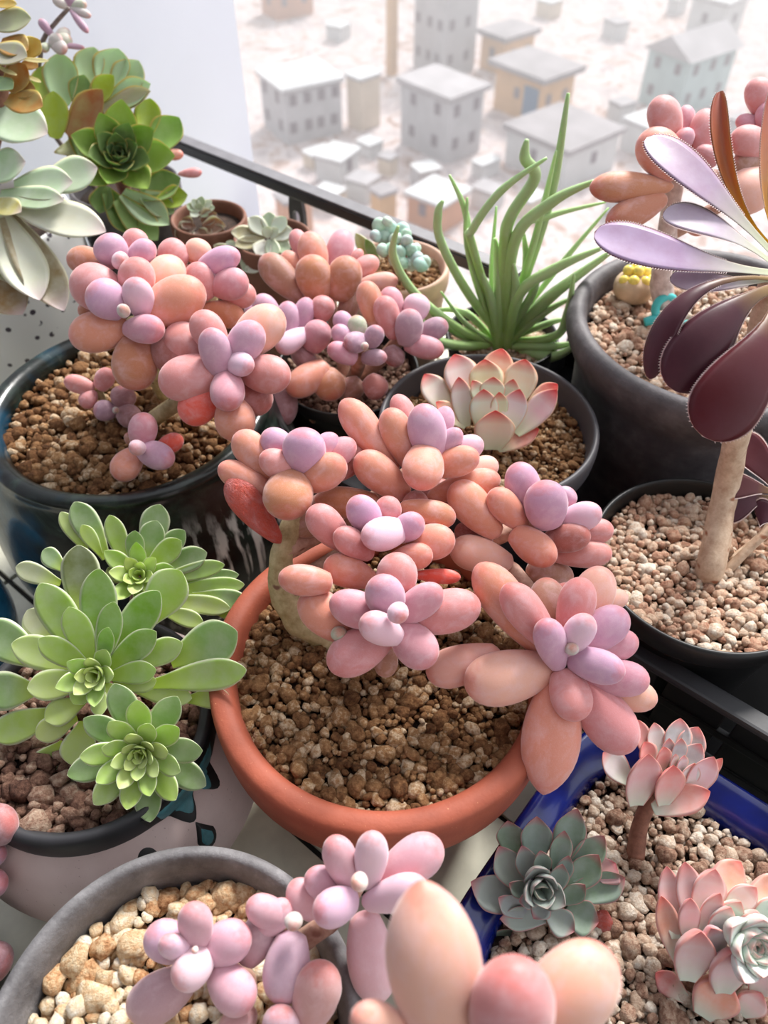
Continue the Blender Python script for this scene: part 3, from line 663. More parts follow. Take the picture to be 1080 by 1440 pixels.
def jitter(c, amt=0.05):
    f = 1 + random.uniform(-amt, amt); return (min(1, c[0] * f), min(1, c[1] * f * (1 + random.uniform(-.04, .04))), min(1, c[2] * f * (1 + random.uniform(-.05, .05))), 1)
class Plant:
    def __init__(s, name, base, label, cat='plant', group=None):
        s.root = thing(name, base, label, cat, group); s.base = Vector(base); s.tint = None
    def bean(s, b, t, w, col, shape=None, flat=0.86, mat='bean', name='leaf', up=None):
        L = (t - b).length; zax = (t - b).normalized()
        up = up or VIEW
        x = up.cross(zax)
        if x.length < 1e-4: x = zax.orthogonal()
        x.normalize(); y = zax.cross(x).normalized()
        if shape is None: shape = 'egg' if L < w * 1.75 else ('long' if L < w * 2.3 else 'spat')
        o = bpy.data.objects.new(name, BEAN[mat][shape]); COL.objects.link(o); o.parent = s.root
        m = Matrix((x, y, zax)).transposed().to_4x4()
        o.matrix_local = Matrix.Translation(b - s.base) @ m @ Matrix.Diagonal((w / 2, w / 2 * flat, L, 1))
        cl = C_[col] if isinstance(col, str) else col
        if s.tint: cl = tuple(a * (1 - s.tint[1]) + b * s.tint[1] for a, b in zip(cl, s.tint[0]))
        o.color = jitter(cl)
        return o
    def rosette(s, core, leaves, d0=None):
        """core: (px,py,z). leaf: bx,by,tx,ty,w_px,colour,rise_cm[,shape]"""
        cpt = pxZ(*core); T = depth(cpt)
        for lf in leaves:
            bx, by, tx, ty, w, col, rise = lf[:7]; sh = lf[7] if len(lf) > 7 else None
            tt = T - rise * 0.01; bt = T - rise * 0.0035 + 0.002
            mat = 'wither' if sh == 'wither' else 'bean'
            b = pxT(bx, by, bt); t = pxT(tx, ty, tt)
            s.bean(b, t, w * (bt * .3 + tt * .7) / FPX, col, None if mat == 'wither' else sh, 0.45 if mat == 'wither' else (0.92 if sh == 'ball' else 0.84), mat, 'bud' if sh == 'ball' and w < 30 else 'leaf')
        return cpt
    def bud(s, core, px, py, r, col, rise):
        T = depth(pxZ(*core)) - rise * .01; c = pxT(px, py, T); w = 2 * r * T / FPX
        ax = (VIEW + Vector((random.uniform(-.3, .3), random.uniform(-.3, .3), 0))).normalized()
        s.bean(c - ax * w * .5, c + ax * w * .5, w, col, 'ball', 1.0, 'bean', 'bud')
    def stem(s, pts, rads, mat, name='stem', jit=0.15, seg=12, sub=5):
        m = tube(name, [Vector(p) - s.base for p in pts], rads, seg, jit, sub); return link(name, m, M[mat], s.root)
    # flat leaf --------------------------------------------------
    def flat(s, b, t, w, col, mat, kind='spat', nrm=None, mid=None, bow=0.12, cup=0.25, th=0.06, name='leaf', fold=0.0, teeth=False):
        nrm = (nrm or VIEW).normalized(); L = (t - b).length
        if mid is None: mid = (b + t) / 2 + nrm * L * bow * -1
        else: mid = mid * 2 - (b + t) / 2
        nu, nv = 18, 8; top, bot, ts, es = [], [], [], []; rows = []
        for i in range(nu + 1):
            u = i / nu; u = u + 0.32 * u * (1 - u)
            u = 1 - (1 - u) ** 1.35
            p = b * (1 - u) ** 2 + mid * 2 * u * (1 - u) + t * u * u
            tg = ((mid - b) * (1 - u) + (t - mid) * u).normalized()
            sd = tg.cross(nrm)
            sd = sd.normalized() if sd.length > 1e-5 else tg.orthogonal().normalized()
            n2 = sd.cross(tg).normalized()
            wu = prof_w(kind, u) * w / 2
            thk = th * w * (0.35 + 0.65 * math.sin(math.pi * min(1, max(0.02, u * .9 + .08)))) * min(1, (wu / (w / 2) + 0.02) * 1.6)
            rows.append((p, sd, n2, wu, thk, u))
        V, F = [], []
        for side in (1, -1):
            for (p, sd, n2, wu, thk, u) in rows:
                for j in range(nv + 1):
                    q = -1 + 2 * j / nv; cu = cup * wu * q * q + fold * wu * abs(q)
                    h = thk * (math.sqrt(max(0, 1 - q * q)) * (0.45 if side > 0 else -1.0))
                    V.append(p + sd * q * wu + n2 * (cu + h) - b); ts.append(u)
                    es.append(max(abs(q), (u - .9) * 10 if kind != 'ech' else 0))
        W = nv + 1; N = (nu + 1) * W
        for i in range(nu):
            for j in range(nv):
                a = i * W + j; F.append((a, a + 1, a + W + 1, a + W)); F.append((N + a + W, N + a + W + 1, N + a + 1, N + a))
        m = mesh_of('leaf', V, F)
        at = m.attributes.new('t', 'FLOAT', 'POINT'); at.data.foreach_set('value', ts)
        ae = m.attributes.new('e', 'FLOAT', 'POINT'); ae.data.foreach_set('value', es)
        bm = bmesh.new(); bm.from_mesh(m); bmesh.ops.remove_doubles(bm, verts=bm.verts, dist=1e-6); bmesh.ops.recalc_face_normals(bm, faces=bm.faces[:]); bm.to_mesh(m); bm.free()
        o = link(name, m, M[mat], s.root); o.location = b - s.base
        o.color = jitter(C_[col] if isinstance(col, str) else col)
        if teeth:
            TV, TF = [], []
            steps = 74
            for sgn in (-1, 1):
                for k in range(int(steps * .3), steps):
                    u = k / steps; p = b * (1 - u) ** 2 + mid * 2 * u * (1 - u) + t * u * u
                    tg = ((mid - b) * (1 - u) + (t - mid) * u).normalized(); sd = tg.cross(nrm).normalized(); n2 = sd.cross(tg)
                    wu = prof_w(kind, u) * w / 2; e = p + sd * sgn * wu * 0.985 + n2 * (cup + fold) * wu - b
                    r = 0.00032; i0 = len(TV); d = (sd * sgn * .8 + tg * .5).normalized()
                    TV += [e + tg * r, e - tg * r * .5 + n2 * r, e - tg * r * .5 - n2 * r, e + d * 0.0011]
                    TF += [(i0, i0 + 1, i0 + 3), (i0 + 1, i0 + 2, i0 + 3), (i0 + 2, i0, i0 + 3)]
            tm_ = link('margin_hairs', mesh_of('margin_hairs', TV, TF), M['hair'], o, kind='stuff', smooth=False)
        return o
    def flats(s, core, leaves, mat, kind='spat', nrm=None, lift=1.0, **kw):
        """leaf: bx,by,tx,ty,w,colour,rise_cm[,mat]"""
        T = depth(pxZ(*core))
        for lf in leaves:
            bx, by, tx, ty, w, col, rise = lf[:7]; mt = lf[7] if len(lf) > 7 else mat
            tt = T - rise * 0.01; bt = T - rise * 0.003 + 0.002
            s.flat(pxT(bx, by, bt), pxT(tx, ty, tt), w * (bt * .3 + tt * .7) / FPX, col, mt, kind, nrm, **kw)
    def spiral(s, c, axis, n, rmin, rmax, wmin, wmax, cols, mat, kind, el0=75, el1=15, start=0.0, cup=.3, th=.08, bow=.1, ang=137.5):
        """phyllotaxis rosette: n leaves from the centre outwards"""
        axis = axis.normalized(); x = axis.orthogonal().normalized(); y = axis.cross(x)
        for i in range(n):
            f = i / max(1, n - 1); a = R(start + ang * i); el = R(el0 + (el1 - el0) * f)
            d = x * math.cos(a) + y * math.sin(a); L = rmin + (rmax - rmin) * f; w = wmin + (wmax - wmin) * f
            tip = c + (d * math.cos(el) + axis * math.sin(el)) * L
            nrm = axis * math.cos(el) - d * math.sin(el)
            k0 = cols[min(len(cols) - 1, int(f * len(cols)))]
            s.flat(c - axis * 0.004 * f + d * .001, tip, w, k0, mat, kind, nrm, cup=cup, th=th, bow=bow)
def prof_w(kind, u):
    if kind == 'spat':
        w = 0.34 + 0.66 * math.sin(math.pi / 2 * min(1, u / 0.66)) ** 1.4 if u < .66 else max(0, 1 - ((u - .66) / .34) ** 2.4) ** .75
    elif kind == 'paddle':
        w = 0.17 + 0.83 * (0.5 - 0.5 * math.cos(math.pi * min(1, u / 0.80))) ** 1.5 if u < .80 else max(0, 1 - ((u - .80) / .20) ** 2.2) ** .52
    elif kind == 'ech':
        w = 0.42 + 0.58 * math.sin(math.pi / 2 * min(1, u / 0.62)) if u < .62 else max(0, 1 - ((u - .62) / .38) ** 2.0) ** .8
        if u > .97: w = max(w, (1 - u) * 3)
    else:
        w = math.sin(math.pi * (0.12 + 0.88 * u)) ** .7
    return max(w, 0.012)
s = NT('pale_margin_hair'); M['hair'] = s.done(srgb(244, 226, 224), 0.5)

#__PLANTS__
# ================================================================== PLANT IN THE TERRACOTTA POT
A = Plant('plump_leaf_succulent', (PA[0], PA[1], 0.139), 'sprawling peach and lilac plump-leaved succulent rooted in the terracotta pot')
ca, cb, cc, cdd, ce_, cf = (425, 668, .222), (600, 648, .222), (545, 745, .212), (550, 866, .2), (765, 730, .2), (793, 930, .183)
A.rosette(ca, [(428, 664, 428, 603, 62, 'L', 2.0), (415, 645, 370, 607, 42, 'L', .6), (440, 650, 473, 611, 36, 'L', .6), (445, 660, 499, 620, 40, 'KL', .4),
    (420, 668, 366, 640, 42, 'K', 1.6), (388, 672, 332, 608, 48, 'P', .2), (388, 695, 307, 655, 40, 'P', .4), (408, 664, 403, 728, 72, 'O', 2.2),
    (425, 682, 485, 648, 52, 'P', 1.6), (395, 764, 320, 674, 46, 'R', .8, 'wither'), (462, 672, 512, 630, 42, 'DK', -.8), (535, 705, 440, 708, 46, 'O', -1.0), (490, 715, 408, 745, 42, 'B', -1.2),
    (440, 700, 470, 740, 50, 'B', -2)])
A.rosette(cb, [(560, 665, 481, 562, 48, 'P', .3), (578, 660, 545, 574, 46, 'P', .8), (588, 625, 556, 555, 34, 'K', -.8), (610, 648, 592, 568, 55, 'L', 1.6),
    (608, 645, 648, 604, 30, 'L', 1.0), (615, 625, 629, 571, 32, 'L', 0), (618, 645, 680, 621, 36, 'LP', .6), (606, 660, 674, 640, 44, 'P', 1.2),
    (600, 628, 590, 686, 60, 'P', 2.6), (575, 700, 501, 640, 52, 'P', 1.2), (600, 698, 704, 672, 44, 'P', -.4), (640, 676, 700, 650, 36, 'PP', -1.0), (535, 675, 500, 630, 40, 'DK', -2), (590, 690, 640, 700, 46, 'DK', -1.5)])
A.rosette(cc, [(530, 748, 496, 700, 47, 'L', 1.6), (570, 744, 510, 757, 49, 'LP', 2.4), (548, 738, 544, 698, 38, 'K', .8), (555, 755, 593, 728, 41, 'L', 1.4), (492, 774, 436, 713, 48, 'K', 1.0),
    (524, 784, 472, 747, 40, 'K', 1.8), (570, 768, 640, 757, 52, 'P', .6), (545, 790, 608, 778, 39, 'P', 1.4), (560, 712, 641, 730, 40, 'O', -.3), (530, 818, 456, 792, 47, 'P', 1.3),
    (580, 808, 648, 812, 22, 'R', .2, 'long'), (600, 720, 570, 700, 40, 'DK', -1.6)])
A.rosette(cdd, [(552, 866, 532, 812, 57, 'L', 2.2), (566, 900, 510, 871, 47, 'LP', 2.9), (560, 870, 620, 826, 48, 'KL', 1.6), (556, 845, 560, 777, 58, 'K', .6),
    (572, 873, 676, 848, 63, 'K', .5), (556, 880, 610, 934, 60, 'KL', 1.3), (548, 888, 462, 940, 64, 'K', .3), (547, 873, 464, 843, 54, 'KL', .8), (492, 895, 424, 835, 60, 'P', -.8), (468, 820, 391, 812, 45, 'P', .1),
    (704, 916, 600, 950, 58, 'PP', -1.4), (545, 905, 541, 952, 34, 'B', -1.0)])
A.bud(cdd, 560, 862, 16, 'LP', 3.0); A.bud(cdd, 477, 891, 12, 'GG', .2)
A.rosette(ce_, [(745, 724, 727, 650, 51, 'L', .7), (772, 742, 763, 678, 63, 'L', 2.2), (785, 710, 806, 688, 32, 'L', 0), (785, 738, 846, 717, 42, 'LP', 1.2), (798, 752, 863, 744, 36, 'K', 0), (765, 762, 831, 751, 42, 'DK', 1.3),
    (770, 780, 861, 778, 40, 'K', .2), (720, 746, 780, 791, 49, 'P', 1.9), (740, 744, 690, 690, 43, 'P', 1.3), (702, 755, 636, 680, 55, 'P', .7), (722, 793, 633, 769, 51, 'PP', .3), (740, 800, 806, 815, 44, 'B', -.9), (692, 765, 640, 742, 34, 'DK', -.8)])
A.rosette(cf, [(787, 942, 765, 872, 47, 'L', 2.2), (790, 924, 829, 866, 44, 'LP', 2.2), (800, 918, 882, 860, 56, 'L', .7), (815, 918, 898, 900, 48, 'KL', 0), (798, 924, 879, 947, 50, 'L', 2.4), (808, 946, 914, 958, 52, 'KL', .7),
    (820, 958, 924, 986, 48, 'PP', -.4), (785, 920, 710, 822, 54, 'K', 1.2), (770, 925, 671, 793, 62, 'P', -.4), (795, 908, 820, 812, 54, 'K', .7), (800, 905, 852, 798, 60, 'PP', -.9), (840, 850, 882, 838, 28, 'PP', -1.4),
    (788, 936, 653, 964, 78, 'PP', .2), (790, 940, 814, 1014, 59, 'K', 1.7), (786, 946, 764, 1118, 84, 'P', .4, 'point'), (800, 945, 889, 1056, 72, 'K', .4), (772, 890, 768, 812, 52, 'B', -1.6), (810, 880, 790, 820, 46, 'DK', -1.8)])
A.bud(cf, 804, 912, 10, 'G', 1.8)
g0 = Vector((-0.052, 0.262, 0.132))
tp = [pxZ(468, 900, .138), pxZ(425, 872, .150), pxZ(398, 832, .165), pxZ(398, 775, .185), pxZ(420, 720, .2)]
A.stem(tp, [.009, .0098, .0082, .0068, .0066], 'trunk', 'trunk', .25, 14)
def to(core, drop): p = pxZ(*core); return p - VIEW * drop
k3 = tp[3]
for pts, rr_ in (([tp[4], to(ca, .015)], .006), ([tp[3], (tp[3] + to(cb, .03)) / 2 + Vector((0, 0, -.006)), to(cb, .016)], .0058), ([tp[2], (tp[2] + to(cc, .03)) / 2, to(cc, .014)], .0056),
                 ([tp[1], (tp[1] + to(cdd, .03)) / 2, to(cdd, .012)], .0054), ([to(cc, .022), to((660, 765, .185), .01), to(ce_, .014)], .0056), ([to((660, 765, .185), .01), pxZ(735, 820, .172), to(cf, .012)], .0058)):
    A.stem(pts, [rr_ * 1.15] + [rr_] * (len(pts) - 2) + [rr_ * .9], 'pinkstem', 'branch', .2, 12)

# ================================================================== PLANT IN THE DARK GLAZED POT
B = Plant('egg_leaf_succulent', (PB[0], PB[1], 0.157), 'pink succulent with big egg-shaped leaves growing from the dark glazed pot')
b1, b2, b3, b4, b5, b6 = (175, 440, .243), (172, 368, .262), (288, 390, .247), (325, 508, .232), (135, 548, .178), (200, 632, .178)
B.rosette(b1, [(178, 438, 123, 404, 56, 'L', 2.2), (204, 446, 187, 390, 44, 'LP', 2.3), (174, 462, 228, 464, 42, 'KL', 2.4), (176, 428, 101, 385, 66, 'K', .7), (190, 424, 195, 361, 52, 'K', 1.2), (200, 448, 287, 403, 68, 'P', .7),
    (182, 458, 97, 475, 58, 'P', .3), (190, 472, 190, 549, 64, 'O', .2), (152, 432, 110, 438, 30, 'O', -.8), (205, 425, 252, 363, 56, 'PP', -.8), (210, 470, 250, 500, 60, 'DK', -1.5)])
B.bud(b1, 174, 437, 10, 'G', 2.6)
B.rosette(b2, [(172, 374, 142, 331, 48, 'L', 1.2), (182, 368, 217, 344, 36, 'L', .7), (180, 355, 200, 325, 36, 'K', -.7), (152, 372, 94, 362, 40, 'O', -.5), (180, 400, 230, 380, 44, 'K', -1)])
B.bud(b2, 170, 367, 13, 'LP', 1.6)
B.rosette(b3, [(262, 372, 226, 343, 42, 'K', 0), (270, 370, 287, 338, 38, 'PP', -.5), (280, 378, 337, 357, 38, 'L', 1.2), (290, 424, 274, 368, 42, 'K', 1.2), (300, 404, 348, 396, 46, 'KL', 1.3), (312, 418, 360, 413, 38, 'K', .1), (284, 436, 344, 448, 38, 'O', .2), (296, 398, 303, 374, 20, 'LP', .8),
    (270, 400, 230, 380, 46, 'PP', -1)])
B.rosette(b4, [(314, 530, 294, 461, 46, 'L', 2.2), (326, 510, 364, 455, 52, 'L', 1.7), (322, 508, 353, 516, 36, 'LP', 2.3), (318, 524, 322, 575, 50, 'KL', 2.2), (312, 495, 276, 438, 48, 'K', .7), (332, 495, 396, 436, 62, 'PP', .2), (340, 520, 408, 532, 56, 'K', .7),
    (316, 520, 223, 542, 66, 'K', .7), (306, 545, 257, 592, 54, 'R', .2), (322, 562, 339, 618, 58, 'P', .8), (292, 505, 213, 490, 62, 'DK', -2), (292, 500, 233, 468, 58, 'K', -1.4), (330, 540, 380, 575, 50, 'DK', -1.2)])
B.rosette(b5, [(133, 548, 90, 534, 26, 'K', .5), (138, 548, 156, 519, 28, 'K', .3), (130, 548, 119, 574, 26, 'K', .3), (170, 575, 177, 543, 36, 'M', .4), (164, 578, 131, 577, 30, 'V', .6), (168, 578, 195, 592, 34, 'M', .8)])
B.bud(b5, 163, 577, 5, 'G', 1.2)
B.rosette(b6, [(196, 630, 206, 581, 41, 'KL', 1.2), (196, 632, 243, 648, 40, 'L', 1.6), (194, 634, 163, 674, 42, 'P', .7), (222, 632, 257, 616, 28, 'R', .3), (188, 626, 180, 608, 18, 'B', .3)])
B.bud(b6, 193, 630, 12, 'LP', 2)
s0 = Vector((-.165, .46, .15))
for pts, r0 in (([s0, to(b1, .02)], .007), ([s0 + Vector((.0, .02, 0)), to(b2, .016)], .006), ([s0 + Vector((.02, .01, 0)), to(b3, .02)], .006), ([s0 + Vector((.01, -.01, 0)), pxZ(215, 590, .165), to(b4, .02)], .006),
                ([pxZ(165, 600, .155), to(b5, .004)], .003), ([pxZ(200, 590, .155), to(b6, .005)], .0032)):
    B.stem(pts, [r0] * len(pts), 'trunk', 'stem', .2)

# ================================================================== DUSKY PURPLE PLANT
J = Plant('plump_leaf_succulent', (PJ[0], PJ[1], 0.128), 'dusky purple and bronze plump-leaved succulent in the shaded black pot')
def zY(px, py, y): return (px, py, pxY(px, py, y).z)
j1, j2, j3, j4 = zY(460, 400, .55), zY(410, 470, .505), zY(510, 490, .475), zY(570, 465, .495)
J.rosette(j1, [(450, 392, 432, 326, 42, 'P', 0), (470, 380, 486, 323, 38, 'KL', -.8), (430, 370, 414, 323, 26, 'K', -.8), (450, 424, 434, 358, 52, 'O', 1.6), (474, 424, 493, 360, 50, 'O', 1.2), (428, 424, 368, 360, 44, 'B', .6), (432, 390, 397, 356, 28, 'P', -.5),
    (490, 390, 532, 364, 30, 'K', -.5), (496, 402, 560, 394, 28, 'PP', .1), (478, 420, 506, 432, 50, 'B', -.6), (494, 370, 509, 351, 16, 'K', -.5), (440, 420, 420, 440, 44, 'B', -1.2)])
J.rosette(j2, [(405, 484, 405, 423, 35, 'L', .8), (420, 470, 433, 418, 30, 'L', .5), (390, 445, 358, 418, 32, 'L', .3), (434, 464, 390, 493, 32, 'LP', 1.8), (448, 452, 459, 416, 35, 'K', .3), (434, 494, 456, 452, 42, 'KL', .8), (440, 494, 415, 512, 50, 'M', -.6), (462, 514, 404, 552, 44, 'P', 1.2),
    (456, 520, 471, 562, 46, 'O', .6), (402, 542, 385, 600, 52, 'M', -.8), (490, 530, 500, 562, 36, 'B', -.5), (370, 430, 350, 450, 36, 'L', -.3)])
J.rosette(j3, [(516, 478, 485, 485, 31, 'V', 1.4), (517, 488, 534, 459, 28, 'V', 1.2), (502, 507, 461, 487, 30, 'KL', 1.0), (508, 504, 544, 502, 24, 'V', .8), (505, 478, 500, 443, 28, 'GG', .4), (496, 487, 469, 459, 28, 'L', .5), (492, 472, 475, 438, 28, 'L', 0), (515, 530, 540, 558, 36, 'DK', -1)])
J.rosette(j4, [(531, 464, 513, 395, 36, 'P', .4), (556, 478, 536, 416, 36, 'K', 1.2), (560, 444, 543, 404, 32, 'KL', 0), (572, 488, 578, 434, 40, 'V', 1.7), (580, 452, 591, 413, 38, 'LP', .2), (588, 472, 630, 455, 32, 'V', .6), (568, 482, 624, 494, 34, 'KL', .9), (562, 490, 545, 512, 34, 'M', 0)])
J.bud(j3, 513, 487, 6, 'G', 1.8)
js = Vector((PJ[0], PJ[1], .12))
for q in (j1, j2, j3, j4): J.stem([js, (js + to(q, .02)) / 2 + Vector((0, -.004, 0)), to(q, .012)], [.006, .0055, .005], 'pinkstem', 'stem')

# ================================================================== TALL PINK PLANT BEHIND THE TOYS
D = Plant('plump_leaf_succulent', (PD[0] - .02, PD[1] + .0, 0.183), 'upright pink plump-leaved succulent on a speckled trunk in the toy pot')
d1, d2 = zY(955, 225, .53), zY(1085, 225, .53)
D.rosette(d1, [(945, 200, 925, 135, 48, 'K', .6), (966, 195, 965, 148, 24, 'KL', -.5), (956, 246, 902, 188, 62, 'P', .9), (985, 230, 994, 153, 44, 'K', .2), (948, 262, 829, 264, 43, 'O', .4), (938, 277, 853, 317, 43, 'O', .2), (965, 208, 958, 183, 32, 'KL', 1.0), (985, 235, 1003, 205, 38, 'K', .8),
    (958, 298, 992, 327, 32, 'P', -.4), (975, 255, 1020, 262, 40, 'B', -.5)])
D.rosette(d2, [(1085, 210, 1028, 193, 46, 'K', .8), (1078, 165, 1060, 110, 42, 'K', .3), (1075, 182, 1035, 168, 26, 'KL', -.3), (1088, 252, 1020, 285, 64, 'PP', .4), (1080, 238, 1025, 234, 44, 'B', 0), (1082, 190, 1085, 140, 44, 'KL', .6), (1090, 180, 1100, 130, 44, 'K', -.3)])
dt = [Vector((.252, .53, .17)), pxY(925, 400, .535), pxY(940, 320, .54), pxY(948, 240, .54)]
D.stem([pxY(935, 430, .53), pxY(930, 385, .535), pxY(942, 300, .54), pxY(950, 240, .54)], [.0085, .0078, .0072, .0066], 'palestem', 'trunk', .2)
D.stem([pxY(942, 330, .54), pxY(1010, 290, .54), pxY(1085, 240, .54)], [.0055, .005, .005], 'pinkstem', 'branch', .2)

# ================================================================== PALE PINK PLANT IN THE WEATHERED GREY POT
G = Plant('plump_leaf_succulent', (PG[0], PG[1], 0.127), 'pale pink plump-leaved succulent with long stems in the weathered grey pot')
G.tint = (srgb(228, 198, 210), .38)
g1, g2, g3 = (275, 1345, .155), (505, 1250, .175), (670, 1465, .255)
G.rosette(g1, [(268, 1340, 207, 1308, 60, 'L', .7), (268, 1345, 230, 1322, 38, 'LP', 2.0), (280, 1335, 272, 1273, 50, 'KL', 1.6), (286, 1344, 348, 1308, 62, 'KL', .7), (296, 1342, 244, 1380, 58, 'LP', 2.0), (300, 1362, 354, 1418, 64, 'KL', 1.2), (268, 1372, 182, 1428, 68, 'M', -.3), (342, 1356, 378, 1288, 52, 'M', -.3),
    (362, 1314, 408, 1268, 42, 'KL', 0), (320, 1420, 350, 1455, 60, 'K', 0), (412, 1308, 395, 1413, 66, 'V', .6, 'egg'), (405, 1296, 348, 1268, 46, 'KL', .3), (400, 1460, 392, 1422, 54, 'LP', 1.5), (430, 1450, 456, 1356, 68, 'O', 1.2)])
G.bud(g1, 413, 1296, 13, 'GG', 1.2); G.bud(g1, 274, 1336, 5, 'C', 2.6)
G.rosette(g2, [(498, 1254, 467, 1177, 48, 'KL', 1.0), (518, 1250, 525, 1171, 48, 'LP', 1.6), (500, 1266, 443, 1283, 57, 'L', 2.0), (490, 1258, 430, 1229, 48, 'KL', .2), (446, 1290, 411, 1238, 46, 'K', -.4), (510, 1272, 600, 1243, 52, 'LP', 1.7), (528, 1244, 620, 1183, 64, 'KL', .2), (512, 1282, 531, 1410, 68, 'KL', -.6, 'egg')])
G.bud(g2, 505, 1240, 13, 'C', 2.8)
G.tint = None
G.rosette(g3, [(630, 1480, 592, 1238, 136, 'PP', .8, 'point'), (712, 1480, 726, 1357, 122, 'K', 2.0, 'egg'), (740, 1460, 856, 1336, 116, 'PP', .2, 'egg'), (580, 1460, 498, 1424, 60, 'PP', 1.2), (600, 1500, 560, 1470, 80, 'PP', 1)])
gs = Vector((-.07, .07, .118))
G.stem([gs, to((340, 1400, .14), .01), to(g1, .016)], [.005] * 3, 'pinkstem'); G.stem([gs + Vector((.02, .01, 0)), pxZ(420, 1330, .145), pxZ(470, 1290, .155), to(g2, .012)], [.0048] * 4, 'pinkstem')
G.stem([gs + Vector((.02, -.03, 0)), pxZ(520, 1560, .17), to(g3, .02)], [.0055] * 3, 'pinkstem')

# ================================================================== SMALL PLANT AT THE LEFT EDGE
Q = Plant('plump_leaf_succulent', (PR[0], PR[1], .08), 'mauve-grey plump leaves peeking from the black pot beside the grey clay pot')
q1 = (-20, 1210, .10)
Q.rosette(q1, [(-25, 1160, 18, 1158, 60, 'M', 1.2, 'egg'), (-25, 1200, 6, 1200, 36, 'V', .6), (-25, 1245, 7, 1238, 40, 'KL', .5), (-30, 1340, 12, 1365, 60, 'M', .2)])
Q.stem([Vector((PR[0], PR[1], .06)), to(q1, .005)], [.004, .004], 'pinkstem')
link('soil', lathe('soilr', [(.045, .05), (.046, .072), (.01, .074)], 32), M['soil'], None, 'dark soil in the black pot beside the grey clay pot', 'soil').location = (PR[0], PR[1], 0)
link('soil', lathe('soilq', [(.03, .04), (.0355, .08), (.01, .082)], 32), M['soil'], None, 'dark soil in the cyan blue pot', 'soil').location = (PQ[0], PQ[1], 0)

# ================================================================== GREEN AEONIUM
gA, gB, gC, gO, gW = srgb(146, 190, 70), srgb(182, 214, 98), srgb(212, 230, 138), srgb(128, 138, 74), srgb(196, 202, 160)
gD = srgb(150, 186, 110)
H_ = Plant('green_aeonium', (PH[0], PH[1], .111), 'light green succulent of three leafy rosettes in the pale pink pot')
h1, h2, h3 = (136, 948, .150), (195, 812, .150), (198, 1055, .135)
up1 = (VIEW + Vector((.05, -.15, .25))).normalized()
H_.flats(h1, [(120, 880, 110, 766, 56, gO, -.2), (85, 820, 22, 797, 30, gW, -1.2), (92, 802, 60, 774, 28, gD, -1.2), (75, 905, 38, 858, 40, gW, -.8), (205, 878, 254, 802, 60, gB, .3),
    (60, 935, -25, 880, 58, gD, -.4), (52, 970, -18, 972, 56, gD, -.4), (82, 1000, -12, 1036, 46, gB, -.4), (240, 930, 334, 888, 64, gD, 1.6), (215, 962, 347, 942, 46, gB, 1.8), (262, 984, 324, 980, 32, gC, 1.0), (90, 1045, 44, 1092, 40, gB, -.8), (120, 1015, 105, 1078, 52, gC, .2), (125, 1060, 118, 1120, 42, gC, -.6),
    (136, 935, 139, 799, 54, gA, .8), (145, 935, 224, 831, 50, gA, .9), (125, 935, 56, 820, 54, gB, .5), (125, 940, 16, 905, 48, gC, .5), (128, 955, 38, 968, 44, gC, .9), (175, 962, 270, 982, 38, gC, .5), (118, 985, 63, 1012, 38, gC, .5), (108, 1008, 50, 1036, 36, gC, .1),
    (140, 940, 161, 846, 38, gA, 1.4), (130, 940, 97, 853, 42, gB, 1.3), (130, 945, 54, 898, 38, gB, 1.3), (145, 945, 220, 888, 40, gA, 1.5), (175, 938, 257, 904, 38, gB, .9), (150, 952, 220, 942, 34, gB, 1.5), (160, 962, 220, 957, 32, gC, 1.1),
    (128, 960, 103, 990, 30, gC, 1.3), (138, 962, 141, 1007, 26, gC, 1.3), (148, 962, 167, 992, 32, gC, 1.3), (140, 940, 153, 882, 26, gA, 2.0)], 'green_aeo', 'spat', up1, cup=.18, th=.10, bow=.10)
c1 = pxT(135, 948, depth(pxZ(*h1)) - .008)
gL = srgb(222, 238, 140)
H_.spiral(c1, up1, 15, .008, .022, .006, .0115, [gL, gL, gC, gB], 'green_aeo', 'ech', 72, 30, 20, .3, .14)
H_.flats(h2, [(150, 785, 104, 706, 40, gD, -.2), (122, 775, 85, 720, 24, gC, -.3), (142, 780, 115, 738, 22, gC, .2), (205, 785, 225, 709, 42, gD, -.4), (200, 795, 221, 732, 38, gD, .2), (180, 800, 154, 724, 30, gB, .2), (190, 800, 190, 746, 28, gD, .8), (205, 800, 255, 760, 34, gB, .6), (210, 795, 260, 746, 32, gD, .1),
    (215, 805, 291, 777, 36, gD, .2), (220, 815, 316, 794, 26, gB, .4), (240, 822, 336, 808, 24, gD, 0), (235, 832, 344, 822, 28, gB, .3), (230, 842, 324, 856, 28, gC, .6), (270, 838, 350, 846, 30, gD, .6), (300, 858, 363, 873, 26, gC, .8), (225, 858, 286, 876, 26, gC, .5), (180, 815, 150, 800, 30, gO, .3)], 'green_aeo', 'spat', up1, cup=.2, th=.10, bow=.08)
H_.spiral(pxT(196, 810, depth(pxZ(*h2)) - .004), (up1 + Vector((.1, .2, 0))).normalized(), 18, .008, .028, .006, .0120, [gL, gL, gC, gB], 'green_aeo', 'ech', 72, 22, 60, .3, .13)
H_.spiral(pxT(198, 1058, depth(pxZ(*h3)) - .004), (up1 + Vector((.08, -.1, 0))).normalized(), 38, .006, .041, .004, .0165, [gL, gC, gC, gB, gB, gD], 'green_aeo', 'spat', 76, 2, 10, .22, .12)
hs = Vector((PH[0] + .01, PH[1], .10))
for q in (h1, h2, h3): H_.stem([hs, (hs + to(q, .015)) / 2, to(q, .004)], [.006, .005, .0045], 'brownstem')

